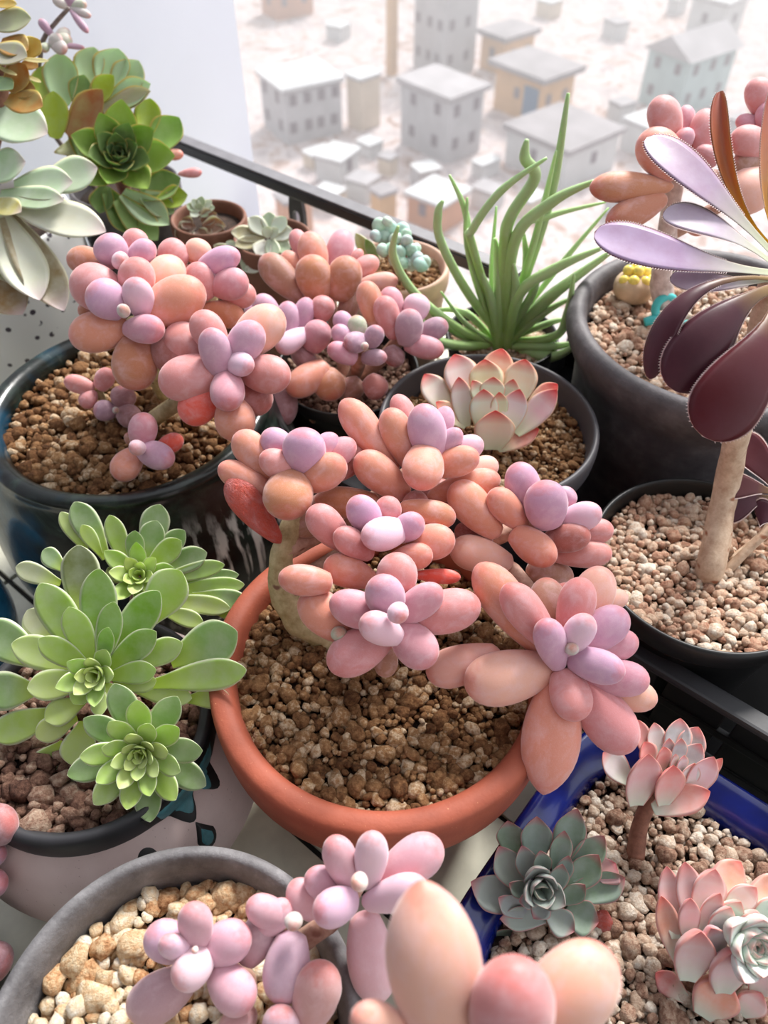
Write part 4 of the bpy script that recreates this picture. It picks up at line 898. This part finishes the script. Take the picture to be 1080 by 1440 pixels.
# ================================================================== RED-TIPPED ROSETTE IN THE GREY POT
C = Plant('rosette_succulent', (PC[0], PC[1], .150), 'pale green and cream rosette with red pointed tips in the small dark grey pot')
cc0 = (692, 590, .172); wC, gCc, pC, rC = srgb(236, 222, 214), srgb(206, 220, 190), srgb(240, 208, 176), srgb(224, 120, 106)
upc = (VIEW + Vector((0, .2, .5))).normalized()
C.flats(cc0, [(690, 560, 706, 490, 46, srgb(236, 170, 140), -.6), (662, 570, 639, 498, 52, srgb(244, 216, 214), -.2), (630, 580, 597, 526, 40, wC, -.2), (745, 570, 784, 540, 28, rC, 0), (685, 570, 682, 505, 50, srgb(228, 220, 176), .2), (722, 570, 739, 505, 48, srgb(232, 212, 180), .2),
    (655, 600, 613, 565, 28, pC, .6), (655, 600, 645, 530, 32, wC, .6), (725, 610, 783, 548, 38, srgb(232, 190, 196), .5), (700, 632, 758, 603, 30, rC, .2),
    (685, 575, 664, 535, 26, gCc, .8), (690, 570, 694, 530, 36, gCc, .7), (712, 575, 722, 533, 26, gCc, .8), (680, 605, 680, 547, 42, srgb(216, 228, 214), 1.3), (702, 595, 702, 551, 26, gCc, 1.3), (712, 608, 731, 547, 38, srgb(232, 222, 230), 1.2), (692, 632, 697, 577, 58, srgb(244, 214, 190), 1.9)],
    'red_tip', 'ech', upc, cup=.28, th=.2, bow=.10)
C.stem([Vector((PC[0] - .003, PC[1] - .012, .14)), to(cc0, .002)], [.007, .006], 'brownstem')

# ================================================================== ROSETTES IN THE BLUE POT
F1 = Plant('rosette_succulent', pxZ(760, 1250, .082), 'grey-green rosette with wine-red tips in the blue pot')
f1 = (758, 1250, .100); ga, gb, gg, gp = srgb(128, 146, 130), srgb(152, 160, 152), srgb(116, 138, 112), srgb(190, 130, 132)
upf = (VIEW + Vector((.0, .1, .15))).normalized()
F1.flats(f1, [(765, 1325, 678, 1332, 46, gg, -1.0), (800, 1312, 842, 1332, 38, gg, -.9), (720, 1200, 714, 1154, 40, gg, -.6), (840, 1235, 866, 1214, 42, gp, -.6), (752, 1210, 755, 1148, 46, ga, -.2), (785, 1215, 812, 1137, 46, gg, -.5), (800, 1235, 850, 1175, 42, gg, -.3), (800, 1250, 842, 1202, 44, gg, .1), (815, 1262, 879, 1234, 44, gg, -.2),
    (795, 1280, 842, 1297, 50, gg, .2), (738, 1275, 662, 1240, 52, gb, 0), (770, 1282, 808, 1310, 40, gb, .4), (768, 1290, 703, 1292, 34, gb, .4), (782, 1225, 794, 1168, 32, ga, .3), (785, 1245, 800, 1203, 26, ga, .6), (730, 1248, 701, 1190, 44, gb, .4), (745, 1235, 734, 1189, 32, gb, .8), (764, 1230, 760, 1196, 28, ga, .9), (778, 1255, 791, 1215, 30, ga, 1.1), (790, 1268, 823, 1244, 30, gg, .6),
    (738, 1285, 701, 1262, 32, gb, .6), (745, 1258, 716, 1242, 26, ga, .8), (766, 1262, 750, 1292, 34, gb, 1.0), (770, 1258, 793, 1270, 28, gb, 1.2), (755, 1258, 730, 1268, 28, gb, 1.2)], 'grey_ech', 'ech', upf, cup=.55, th=.16, bow=.2)
F1.spiral(pxT(759, 1247, depth(pxZ(*f1)) - .006), upf, 9, .010, .018, .009, .0150, [ga, gb, gb], 'grey_in', 'ech', 76, 42, 40, .4, .14, bow=.16)
F1.rosette(f1, [(845, 1280, 852, 1320, 28, 'R', -.8, 'wither')])
F1.stem([pxZ(760, 1262, .076), to(f1, .0)], [.006, .006], 'brownstem')
F2 = Plant('rosette_succulent', pxZ(1050, 1330, .082), 'full pink-edged whitish rosette in the blue pot beside the gravel')
f2 = (1050, 1330, .104); wa, wg, wp, wo = srgb(226, 228, 226), srgb(196, 212, 196), srgb(238, 200, 198), srgb(236, 160, 128)
F2.flats(f2, [(1000, 1260, 1042, 1212, 48, wo, -.8), (1050, 1270, 1102, 1234, 40, wo, -.6), (950, 1320, 938, 1218, 34, wp, -.6), (985, 1320, 963, 1212, 42, wp, -.2), (955, 1355, 930, 1260, 34, wo, -.2), (965, 1405, 922, 1368, 34, srgb(200, 84, 70), -1.2), (985, 1428, 1024, 1378, 68, wo, .3), (1040, 1425, 1072, 1398, 44, wp, .4), (1060, 1395, 1092, 1368, 48, wp, .8),
    (985, 1295, 1006, 1222, 48, wp, .1), (1020, 1280, 1064, 1248, 38, wp, .2), (1060, 1300, 1102, 1266, 40, wg, .3), (1010, 1300, 1042, 1268, 34, wg, .7), (968, 1325, 971, 1263, 32, wp, .6), (985, 1315, 1013, 1256, 30, wp, .7), (1000, 1320, 1028, 1276, 34, wa, 1.0), (1045, 1305, 1066, 1284, 34, wg, 1.0),
    (965, 1378, 986, 1310, 58, wp, 1.2), (1015, 1395, 1034, 1338, 58, wp, 1.6), (1010, 1345, 1000, 1305, 40, wa, 1.2), (1030, 1370, 1062, 1345, 34, wa, 1.8)], 'pink_ech', 'ech', upf, cup=.4, th=.34, bow=.2)
F2.spiral(pxT(1055, 1324, depth(pxZ(*f2)) - .010), upf, 20, .008, .025, .008, .0165, [wg, wg, srgb(216, 226, 214), srgb(222, 228, 220)], 'white_ech', 'ech', 84, 40, 0, .4, .3, bow=.14)
F2.stem([pxZ(1050, 1345, .076), to(f2, .0)], [.006, .006], 'brownstem')
F3 = Plant('rosette_succulent', pxZ(893, 1200, .082), 'leaning coral and grey rosette on a bare brown stem in the blue pot')
f3 = (938, 1085, .125); dg, wg3, co = srgb(160, 158, 160), srgb(214, 204, 206), srgb(232, 152, 142)
up3 = (VIEW + Vector((.25, .35, .2))).normalized()
F3.flats(f3, [(945, 1075, 957, 1010, 44, dg, -.6), (955, 1080, 982, 1022, 44, srgb(120, 96, 92), -.8), (925, 1070, 920, 1016, 32, wg3, -.2), (915, 1070, 896, 1012, 28, co, -.2), (885, 1100, 848, 1058, 42, wg3, -.4), (955, 1085, 986, 1046, 34, dg, -.1), (935, 1080, 941, 1038, 26, dg, .4), (950, 1080, 958, 1038, 26, dg, .3), (915, 1080, 906, 1043, 34, co, .3),
    (955, 1090, 962, 1062, 20, wg3, .6), (945, 1085, 950, 1060, 16, wg3, .8), (930, 1085, 934, 1050, 28, co, .7), (960, 1112, 977, 1073, 30, wg3, .5), (968, 1118, 1004, 1064, 40, srgb(240, 200, 204), .6), (985, 1100, 1016, 1066, 18, co, .2), (918, 1138, 999, 1113, 42, co, .6), (932, 1132, 947, 1076, 48, co, 1.0), (893, 1132, 912, 1060, 56, srgb(236, 184, 180), 1.4)],
    'pink_ech', 'ech', up3, cup=.34, th=.16, bow=.14)
F3.stem([pxZ(893, 1205, .078), pxZ(900, 1160, .092), pxZ(918, 1115, .108), to(f3, .002)], [.0052, .0045, .0042, .004], 'brownstem')

# ================================================================== DARK AEONIUM ON A BEIGE STEM
Ep = Plant('purple_aeonium', (PE[0] + .02, PE[1], .138), 'tall purple-leaved succulent with beige scarred stem in the black pot')
sb = pxZ(998, 800, .140)
st = [sb - Vector((0, 0, .008)), sb + Vector((0, 0, .004)), pxY(1020, 690, .345), pxY(1042, 590, .352), pxY(1062, 500, .358), pxY(1090, 390, .36)]
Ep.stem(st, [.0098, .0092, .0078, .0074, .0072, .0075], 'aeostem', 'trunk', .1, 18, 8)
TE = depth(st[-1]); lil, lil2, pur, dred = srgb(186, 164, 192), srgb(212, 198, 216), srgb(72, 30, 44), srgb(84, 16, 26)
def ef(bx, by, mx, my, tx, ty, w, col, mat, rb, rm, rt, **kw):
    nrm = kw.pop('nrm', VIEW)
    b, m_, t = pxT(bx, by, TE - rb * .01), pxT(mx, my, TE - rm * .01), pxT(tx, ty, TE - rt * .01)
    Ep.flat(b, t, w * depth(t) / FPX, col, mat, 'paddle', nrm, mid=m_, name='leaf', teeth=True, **kw)
ef(1088, 358, 1005, 275, 910, 193, 68, lil, 'lilac_aeo', 0, .4, -.4, nrm=VIEW + Vector((.3, 0, .6)), cup=.12, th=.07)
ef(1090, 350, 1030, 260, 1013, 128, 25, srgb(196, 120, 70), 'orange_aeo', -.2, -.6, -2.0, nrm=VIEW + Vector((-.8, 0, .2)), cup=.5, th=.06, fold=.4)
ef(1095, 345, 1070, 250, 1082, 132, 27, srgb(190, 140, 110), 'orange_aeo', -.2, -.2, -1.2, nrm=VIEW + Vector((.6, 0, .2)), cup=.4, th=.06, fold=.3)
ef(1088, 372, 1015, 325, 933, 298, 54, lil2, 'lilac_aeo', .2, .7, 0, nrm=VIEW + Vector((0, 0, 1.4)), cup=.1, th=.08)
ef(1090, 384, 970, 365, 836, 326, 66, lil, 'lilac_aeo', .4, 1.0, .4, nrm=VIEW + Vector((0, 0, .7)), cup=.1, th=.07)
ef(1090, 392, 1020, 398, 942, 390, 40, lil2, 'lilac_aeo', .3, .7, .2, nrm=VIEW + Vector((0, 0, 1.2)), cup=.1, th=.08)
ef(1090, 392, 968, 418, 914, 534, 40, pur, 'dark_aeo', .6, 1.9, .8, nrm=VIEW + Vector((-.9, 0, .3)), cup=-.25, th=.08)
ef(1092, 404, 1020, 450, 952, 552, 88, pur, 'dark_aeo', .7, 2.2, 1.6, cup=-.2, th=.07)
ef(1095, 412, 1066, 500, 988, 614, 104, dred, 'dark_aeo', .8, 2.6, 2.2, cup=-.14, th=.06)
TE = depth(pxZ(1060, 690, .175))
ef(1098, 705, 1075, 660, 1036, 612, 46, dred, 'dark_aeo', 0, .4, .4, cup=.1, th=.08)
ef(1095, 695, 1055, 685, 1007, 682, 38, srgb(96, 50, 50), 'dark_aeo', .3, .8, .6, cup=.1, th=.1)
ef(1090, 700, 1055, 705, 1013, 728, 36, pur, 'dark_aeo', 0, .3, .2, cup=.1, th=.1)
ef(1100, 745, 1082, 725, 1062, 722, 40, pur, 'dark_aeo', .2, .4, .2, cup=.1, th=.1)
Ep.stem([pxZ(1018, 806, .138), pxZ(1050, 775, .150), pxZ(1092, 735, .165)], [.0034, .003, .003], 'aeostem', 'side_shoot'); Ep.stem([pxZ(1028, 790, .138), pxZ(1070, 755, .150), pxZ(1095, 730, .16)], [.0032, .003, .003], 'aeostem', 'side_shoot')

# ================================================================== NEEDLE-LEAF PLANT
N_ = Plant('needle_leaf_plant', (PP[0], PP[1], .128), 'spiky green plant with long curved needle leaves in front of the town')
nd = [([(715, 482), (660, 415), (620, 340), (616, 300), (623, 282)], 11, .0), ([(700, 470), (665, 380), (655, 300), (632, 246)], 9, .01), ([(695, 470), (660, 360), (657, 278)], 9, .005), ([(705, 460), (664, 345), (665, 322), (705, 268), (769, 222)], 11, -.01),
      ([(706, 470), (710, 350), (718, 305), (752, 250), (738, 222), (741, 196)], 15, 0), ([(718, 470), (722, 345), (775, 285), (838, 254)], 15, -.01), ([(722, 470), (728, 335), (770, 305), (852, 284)], 9, .01), ([(728, 470), (752, 350), (780, 250), (799, 131)], 13, .02),
      ([(722, 470), (742, 370), (764, 290), (782, 212)], 9, .01), ([(715, 470), (730, 415), (780, 378), (848, 348)], 14, -.015), ([(720, 475), (770, 420), (862, 352)], 17, 0), ([(720, 482), (778, 474), (798, 440), (807, 386)], 11, -.02), ([(720, 486), (770, 502), (810, 486)], 15, -.025), ([(720, 484), (770, 488), (806, 482)], 12, -.015),
      ([(715, 486), (645, 486), (604, 472), (583, 424)], 13, -.03), ([(712, 482), (645, 462), (584, 413), (553, 360), (560, 318)], 11, -.015), ([(714, 482), (655, 455), (620, 410)], 7, 0), ([(714, 484), (650, 474), (605, 440)], 8, 0), ([(710, 478), (655, 440), (608, 436)], 10, .01), ([(722, 470), (790, 370), (856, 292)], 8, .02),
      ([(712, 470), (692, 400), (698, 290)], 8, .02), ([(722, 480), (762, 442), (806, 418)], 11, 0), ([(724, 482), (770, 455), (800, 448)], 9, 0), ([(720, 475), (738, 390), (736, 325)], 12, .01), ([(710, 475), (702, 390), (696, 335)], 15, .005), ([(716, 480), (690, 420), (676, 380)], 12, .0), ([(718, 480), (725, 420), (722, 370)], 14, -.005), ([(720, 480), (745, 420), (760, 380)], 12, 0)]
for i, (pl, w, dy) in enumerate(nd):
    n = len(pl); P_ = []
    for k, (x, y) in enumerate(pl):
        f = k / (n - 1); P_.append(pxY(x, y, PP[1] - .01 + dy * f * 1.2))
    P_[0] = Vector((PP[0] + random.uniform(-.006, .006), PP[1] + random.uniform(-.008, .004), .128))
    r0 = w / 2 * 1.14 * depth(P_[1]) / FPX
    m = tube('leaf', [p - N_.base for p in P_], [r0 * .9] + [r0 * (1.08 - .25 * k / (n - 1)) for k in range(1, n - 1)] + [r0 * .3], 10, 0, 7)
    o = link('leaf', m, M['needle'], N_.root); g_ = random.uniform(.8, 1.15); o.color = (srgb(160, 192, 126)[0] * g_, srgb(160, 192, 126)[1] * g_, srgb(160, 192, 126)[2] * g_, 1)

# ================================================================== PALE BIG-LEAF PLANT, LEFT
Mp = Plant('pale_aeonium', (PM[0], PM[1], .2), 'large pale white-green leafy rosette in the speckled white pot')
m0 = zY(15, 275, .605); pa, pb, pw, ol = srgb(176, 204, 160), srgb(196, 216, 180), srgb(220, 222, 202), srgb(150, 128, 88)
upm = (VIEW + Vector((.5, 0, .4))).normalized()
Mp.flats(m0, [(-30, 160, 67, 188, 74, pb, .2), (-25, 245, 36, 228, 54, pa, .8), (60, 262, 137, 236, 54, pb, -.3), (20, 265, 102, 256, 54, pb, .4), (0, 275, 90, 282, 40, pa, 1.0), (15, 285, 149, 326, 60, pw, .8), (-15, 285, 30, 298, 36, srgb(196, 180, 70), 1.4), (10, 305, 90, 437, 62, ol, .6), (-5, 300, 56, 422, 66, pw, 1.2), (-25, 385, 32, 442, 62, srgb(150, 110, 40), .4), (-10, 330, 20, 400, 50, srgb(150, 160, 100), .8)], 'white_aeo', 'ech', upm, cup=.25, th=.08, bow=.06)
Mp.stem([Vector((PM[0] + .02, PM[1], .17)), pxY(10, 300, .62)], [.009, .008], 'pinkstem')
link('soil', lathe('soilm', [(.066, .15), (.071, .182), (.01, .186)], 40), M['soil'], None, 'dark soil in the speckled white pot', 'soil').location = (PM[0], PM[1], 0)

# ================================================================== YELLOW-GREEN CLUMP
Np = Plant('leafy_succulent', (PN[0], PN[1], .185), 'yellow-green cupped leafy clump with orange edges in the dark grey pot')
n1, n2 = zY(150, 140, .73), zY(170, 220, .70)
ng, ny, nb, npale, ndk = srgb(122, 158, 86), srgb(176, 196, 52), srgb(178, 116, 70), srgb(190, 212, 180), srgb(84, 128, 70)
upn = (VIEW + Vector((.1, 0, .3))).normalized()
Np.flats(n1, [(120, 125, 132, 66, 44, npale, -.4), (150, 130, 166, 68, 54, npale, -.2), (165, 140, 195, 85, 50, npale, -.3), (150, 150, 212, 118, 44, npale, .3), (145, 155, 212, 128, 34, srgb(206, 190, 170), .6), (90, 150, 84, 74, 50, npale, .3), (110, 150, 118, 105, 34, ng, .3), (128, 150, 160, 106, 36, ny, .6), (80, 195, 75, 128, 42, ny, 1.0), (100, 195, 144, 126, 48, nb, 1.1), (60, 150, 62, 92, 34, ny, -.2)], 'mix_aeo', 'ech', upn, cup=.5, th=.06, bow=.16)
Np.flats(n2, [(130, 240, 116, 153, 50, ng, -.4), (205, 195, 211, 138, 38, ny, -.5), (215, 215, 252, 165, 50, srgb(150, 186, 90), -.6), (200, 278, 254, 250, 46, ng, -.4), (222, 285, 264, 274, 36, ny, -.5),
    (172, 272, 238, 316, 44, npale, .2), (165, 280, 222, 338, 44, srgb(170, 200, 130), 0), (150, 262, 140, 300, 36, ng, -.2), (110, 215, 92, 200, 50, srgb(200, 196, 160), -.8), (200, 275, 245, 300, 40, npale, -.6), (150, 270, 190, 330, 40, ng, -.4)], 'mix_aeo', 'ech', upn, cup=.5, th=.06, bow=.18)
Np.spiral(pxT(168, 222, depth(pxZ(*n2)) - .008), (VIEW + Vector((.25, 0, -.05))).normalized(), 24, .012, .050, .010, .031, [ndk, ndk, ng, ng, srgb(140, 176, 70), srgb(160, 190, 80)], 'mix_aeo', 'ech', 82, 18, 30, .5, .06, bow=.18)
Np.rosette(n2, [(250, 245, 284, 242, 14, 'K', -.5), (230, 218, 258, 217, 16, 'P', -.5)])
nsb = Vector((PN[0], PN[1], .17)); Np.stem([nsb, pxY(165, 235, .71)], [.006, .006], 'brownstem'); Np.stem([nsb, pxY(150, 200, .735), pxY(140, 150, .74)], [.006, .005, .005], 'brownstem')
link('soil', lathe('soiln', [(.042, .13), (.047, .175), (.01, .178)], 40), M['soil'], None, 'dark soil under the yellow-green clump', 'soil').location = (PN[0], PN[1], 0)

# ================================================================== BRONZE ROSETTE, UPPER LEFT EDGE, AND A TWIG
Op = Plant('bronze_rosette', (PM[0] - .03, PM[1] + .02, .19), 'bronze and orange-edged rosette above the large pale leaves')
o0 = zY(5, 80, .66); br, gy, ye = srgb(184, 120, 50), srgb(176, 166, 160), srgb(206, 160, 60)
Op.flats(o0, [(-15, 35, 44, 26, 42, srgb(176, 176, 150), 0), (-10, 5, 24, 6, 18, ye, .2), (0, 62, 40, 70, 44, br, .4), (32, 80, 56, 56, 30, ye, -.2), (-20, 74, 38, 80, 48, gy, 1.0), (30, 90, 54, 94, 20, br, 0), (12, 128, 36, 90, 36, br, .4), (10, 140, 60, 150, 46, br, .6), (-15, 112, 18, 125, 32, srgb(160, 190, 150), 1.0), (28, 82, 69, 86, 9, srgb(240, 222, 170), .6), (35, 105, 58, 116, 8, srgb(240, 222, 170), .6), (-5, 92, 24, 106, 9, srgb(240, 222, 170), 1.2), (-12, 20, 10, 45, 30, br, -.2), (20, 130, 50, 125, 30, br, 0)], 'mix_aeo', 'ech', upm, cup=.25, th=.08, bow=.08)
Op.stem([Vector((PM[0] - .02, PM[1] + .02, .18)), pxY(0, 160, .665), pxY(0, 85, .67)], [.006, .005, .005], 'brownstem')
Tw = Plant('thin_twig_succulent', (PN[0] - .03, PN[1] + .0, .185), 'thin grey twig with small narrow mauve leaves against the white wall', 'plant')
TY = .755
tw = [Vector((PN[0] - .025, PN[1], .175)), pxY(58, 160, TY), pxY(57, 78, TY), pxY(63, 52, TY), pxY(78, 32, TY), pxY(97, 11, TY)]
Tw.stem(tw, [.0024, .0022, .002, .002, .0018, .0016], 'greystem', 'stem', .1, 8)
t0 = zY(80, 40, TY)
Tw.rosette(t0, [(77, 54, 55, 27, 13, 'V', .3), (72, 68, 86, 50, 22, 'G', .3), (97, 12, 124, 46, 11, 'V', .2), (97, 10, 128, 23, 12, 'G', 0), (98, 8, 122, 6, 14, 'GG', 0), (95, 10, 74, -2, 14, 'G', .2), (97, 10, 103, -12, 18, 'V', 0), (76, 62, 119, 67, 8, 'V', 0), (78, 66, 100, 52, 22, 'GG', -.2), (80, 66, 95, 40, 20, 'G', -.4), (66, 62, 60, 72, 14, 'GG', .3), (75, 60, 92, 72, 20, 'G', .3)])

# ================================================================== SMALL POTS AT THE BACK
L2 = Plant('star_rosette', (PL2[0], PL2[1], .175), 'small pale star rosette in the little brown pot before the rail')
l2 = zY(378, 335, .655); sw, sg, so = srgb(212, 222, 204), srgb(176, 196, 160), srgb(176, 168, 120)
L2.flats(l2, [(376, 330, 350, 306, 26, sw, .2), (380, 328, 378, 298, 24, sg, 0), (382, 330, 402, 305, 24, sw, .2), (384, 334, 412, 324, 24, sw, .2), (382, 340, 408, 352, 24, sg, .4), (376, 340, 362, 360, 28, srgb(230, 226, 216), .5), (372, 334, 325, 326, 26, so, .2), (372, 336, 330, 345, 22, so, .4), (380, 336, 386, 362, 22, sg, .6), (379, 334, 372, 318, 16, sw, .8), (380, 334, 392, 322, 16, sw, .8)], 'small_ech', 'ech', VIEW + UZ * .3, cup=.3, th=.12)
L2.flats(zY(345, 370, .64), [(345, 382, 342, 345, 16, sg, .2), (345, 380, 368, 374, 16, sw, .2), (340, 360, 300, 345, 16, so, 0), (335, 352, 318, 340, 14, sw, .2)], 'small_ech', 'ech', VIEW, cup=.3, th=.12)
L2.stem([Vector((PL2[0], PL2[1], .165)), pxY(378, 340, .66)], [.003, .003], 'brownstem'); L2.stem([Vector((PL2[0] - .01, PL2[1] - .01, .165)), pxY(345, 384, .645)], [.002, .002], 'brownstem')
L1 = Plant('star_rosette', (PL1[0], PL1[1], .175), 'tiny green rosette above brown curled dry leaves in the little pot')
l1 = zY(282, 295, .7)
L1.flats(l1, [(281, 296, a_, b_, 14, c_, .2) for a_, b_, c_ in ((262, 288, sg), (270, 280, sw), (284, 276, sg), (298, 282, sw), (302, 292, sg), (268, 304, sw), (292, 304, sg), (280, 286, sg))], 'small_ech', 'ech', VIEW + UZ * .3, cup=.3, th=.12)
dry = srgb(140, 84, 54)
L1.flats(zY(280, 320, .69), [(275, 318, 250, 330, 22, dry, .2), (285, 315, 305, 300, 26, dry, .2), (285, 322, 318, 318, 26, srgb(170, 110, 70), .4), (270, 320, 255, 308, 20, srgb(150, 100, 76), .4), (278, 325, 290, 342, 24, dry, .5), (265, 325, 248, 340, 20, dry, .4), (300, 320, 316, 335, 20, srgb(156, 104, 80), .3)], 'small_ech', 'ech', VIEW, cup=1.0, th=.05)
L1.stem([Vector((PL1[0], PL1[1], .165)), pxY(281, 297, .7)], [.003, .003], 'brownstem')
for q, lb in ((PL1, 'brown soil under the dry curled leaves'), (PL2, 'brown soil under the star rosette')):
    link('soil', lathe('soill', [(.026, .12), (.030, .168), (.006, .17)], 32), M['soil'], None, lb, 'soil').location = (q[0], q[1], 0)
K = Plant('bead_leaf_succulent', (PK[0], PK[1], .168), 'cluster of small blue-green beads in the pale pinkish pot')
rk = random.Random(11); T0 = depth(pxY(555, 345, .605))
for (x, y, r) in [(533, 318, 10), (548, 322, 11), (540, 334, 10), (556, 336, 10), (565, 325, 11), (572, 340, 9), (578, 352, 9), (550, 350, 10), (562, 356, 9), (528, 332, 8), (586, 364, 10), (592, 372, 11), (577, 372, 10), (566, 370, 9), (538, 352, 9), (584, 350, 8), (545, 312, 8), (571, 330, 8), (555, 366, 9), (598, 368, 8)]:
    c0 = pxT(x, y, T0 - rk.uniform(0, .012)); w = 2 * r * T0 / FPX; d = Vector((rk.uniform(-.6, .6), rk.uniform(-.7, .1), rk.uniform(.3, 1))).normalized()
    o = K.bean(c0 - d * w * .6, c0 + d * w * .6, w, srgb(rk.randint(150, 180), rk.randint(186, 206), rk.randint(172, 190)), 'egg', .9, 'bead', 'bead_leaf')
K.flats(zY(510, 350, .61), [(530, 375, 500, 328, 20, srgb(180, 176, 80), .2), (532, 372, 514, 336, 16, srgb(140, 170, 80), .5)], 'small_ech', 'ech', VIEW, cup=.3, th=.2)
for x, y in ((545, 345), (575, 360), (560, 340)): K.stem([Vector((PK[0], PK[1], .16)), pxY(x, y, .615)], [.0016, .0014], 'brownstem')

# ================================================================== TOYS ON THE GRAVEL
ty = pxZ(888, 418, .186)
T1 = thing('toy_flower_stone', (ty.x, ty.y, .186), 'round beige stone toy topped with yellow balls', 'toy')
M['toy_beige'] = plain('toy_beige', srgb(206, 178, 146), 0.6, 0.08, 120); M['toy_yellow'] = plain('toy_yellow', srgb(244, 224, 110), 0.35, 0.04, 60); M['toy_teal'] = plain('toy_teal', srgb(70, 190, 190), 0.4, 0.06, 60); M['toy_pink'] = plain('toy_pink', srgb(236, 176, 190), 0.4, 0.04, 60)
wT = 58 * depth(ty) / FPX
link('stone', lathe('stone', round_prof([(wT * .2, -.002), (wT * .42, .001), (wT * .5, wT * .3), (wT * .44, wT * .5), (wT * .22, wT * .62), (wT * .02, wT * .64)], 2), 32, wob=.03), M['toy_beige'], T1)
bm = bmesh.new(); bmesh.ops.create_icosphere(bm, subdivisions=3, radius=wT * .135); bmy = bpy.data.meshes.new('ball'); bm.to_mesh(bmy); bm.free(); bmy.materials.append(M['toy_yellow'])
for dx, dy, dz in ((0, .0, .86), (.22, .08, .8), (-.2, .1, .82), (-.12, -.2, .72), (.16, -.2, .7), (.02, .22, .86), (.3, -.08, .68), (-.3, -.08, .66)):
    o = link('ball', bmy, None, T1); o.location = (dx * wT, dy * wT, (dz - .16) * wT)
tt = pxZ(935, 450, .190); wt = depth(tt) / FPX
T2 = thing('toy_snail', (tt.x, tt.y, .186), 'turquoise toy half hidden by the curved purple leaf', 'toy')
def torus(R0, r0, name='shell_ring'):
    V, F = [], []
    for i in range(28):
        for j in range(12):
            a, b = 2 * math.pi * i / 28, 2 * math.pi * j / 12
            V.append(((R0 + r0 * math.cos(b)) * math.cos(a), r0 * math.sin(b), (R0 + r0 * math.cos(b)) * math.sin(a)))
            F.append((i * 12 + j, ((i + 1) % 28) * 12 + j, ((i + 1) % 28) * 12 + (j + 1) % 12, i * 12 + (j + 1) % 12))
    return mesh_of(name, V, F)
o = link('shell', torus(15 * wt, 6 * wt), M['toy_teal'], T2); o.location = (0, .006, 20 * wt); o.rotation_euler = (R(-20), 0, R(10))
o = link('body', tube('body', [(-28 * wt, 0, .002), (-12 * wt, 0, .004), (8 * wt, 0, .003), (24 * wt, 0, .002)], [6 * wt, 8 * wt, 8 * wt, 5 * wt], 12, 0, 5), M['toy_teal'], T2)
T3p = pxZ(932, 488, .188)
T3 = link('toy_pebble', bean_mesh('toy_pebble', .6, .5), M['toy_pink'], None, 'small pink toy bead on the gravel behind the purple leaf', 'toy'); T3.location = T3p; T3.scale = (.0045, .0045, .009); 
T4p = pxZ(948, 462, .188)
T4 = link('toy_block', bean_mesh('toy_block', .7, .5), M['toy_teal'], None, 'small turquoise toy lump between the purple leaves', 'toy'); T4.location = T4p + Vector((.008, -.002, -.001)); T4.scale = (.009, .006, .012); T4.rotation_euler = (R(30), R(30), 0)
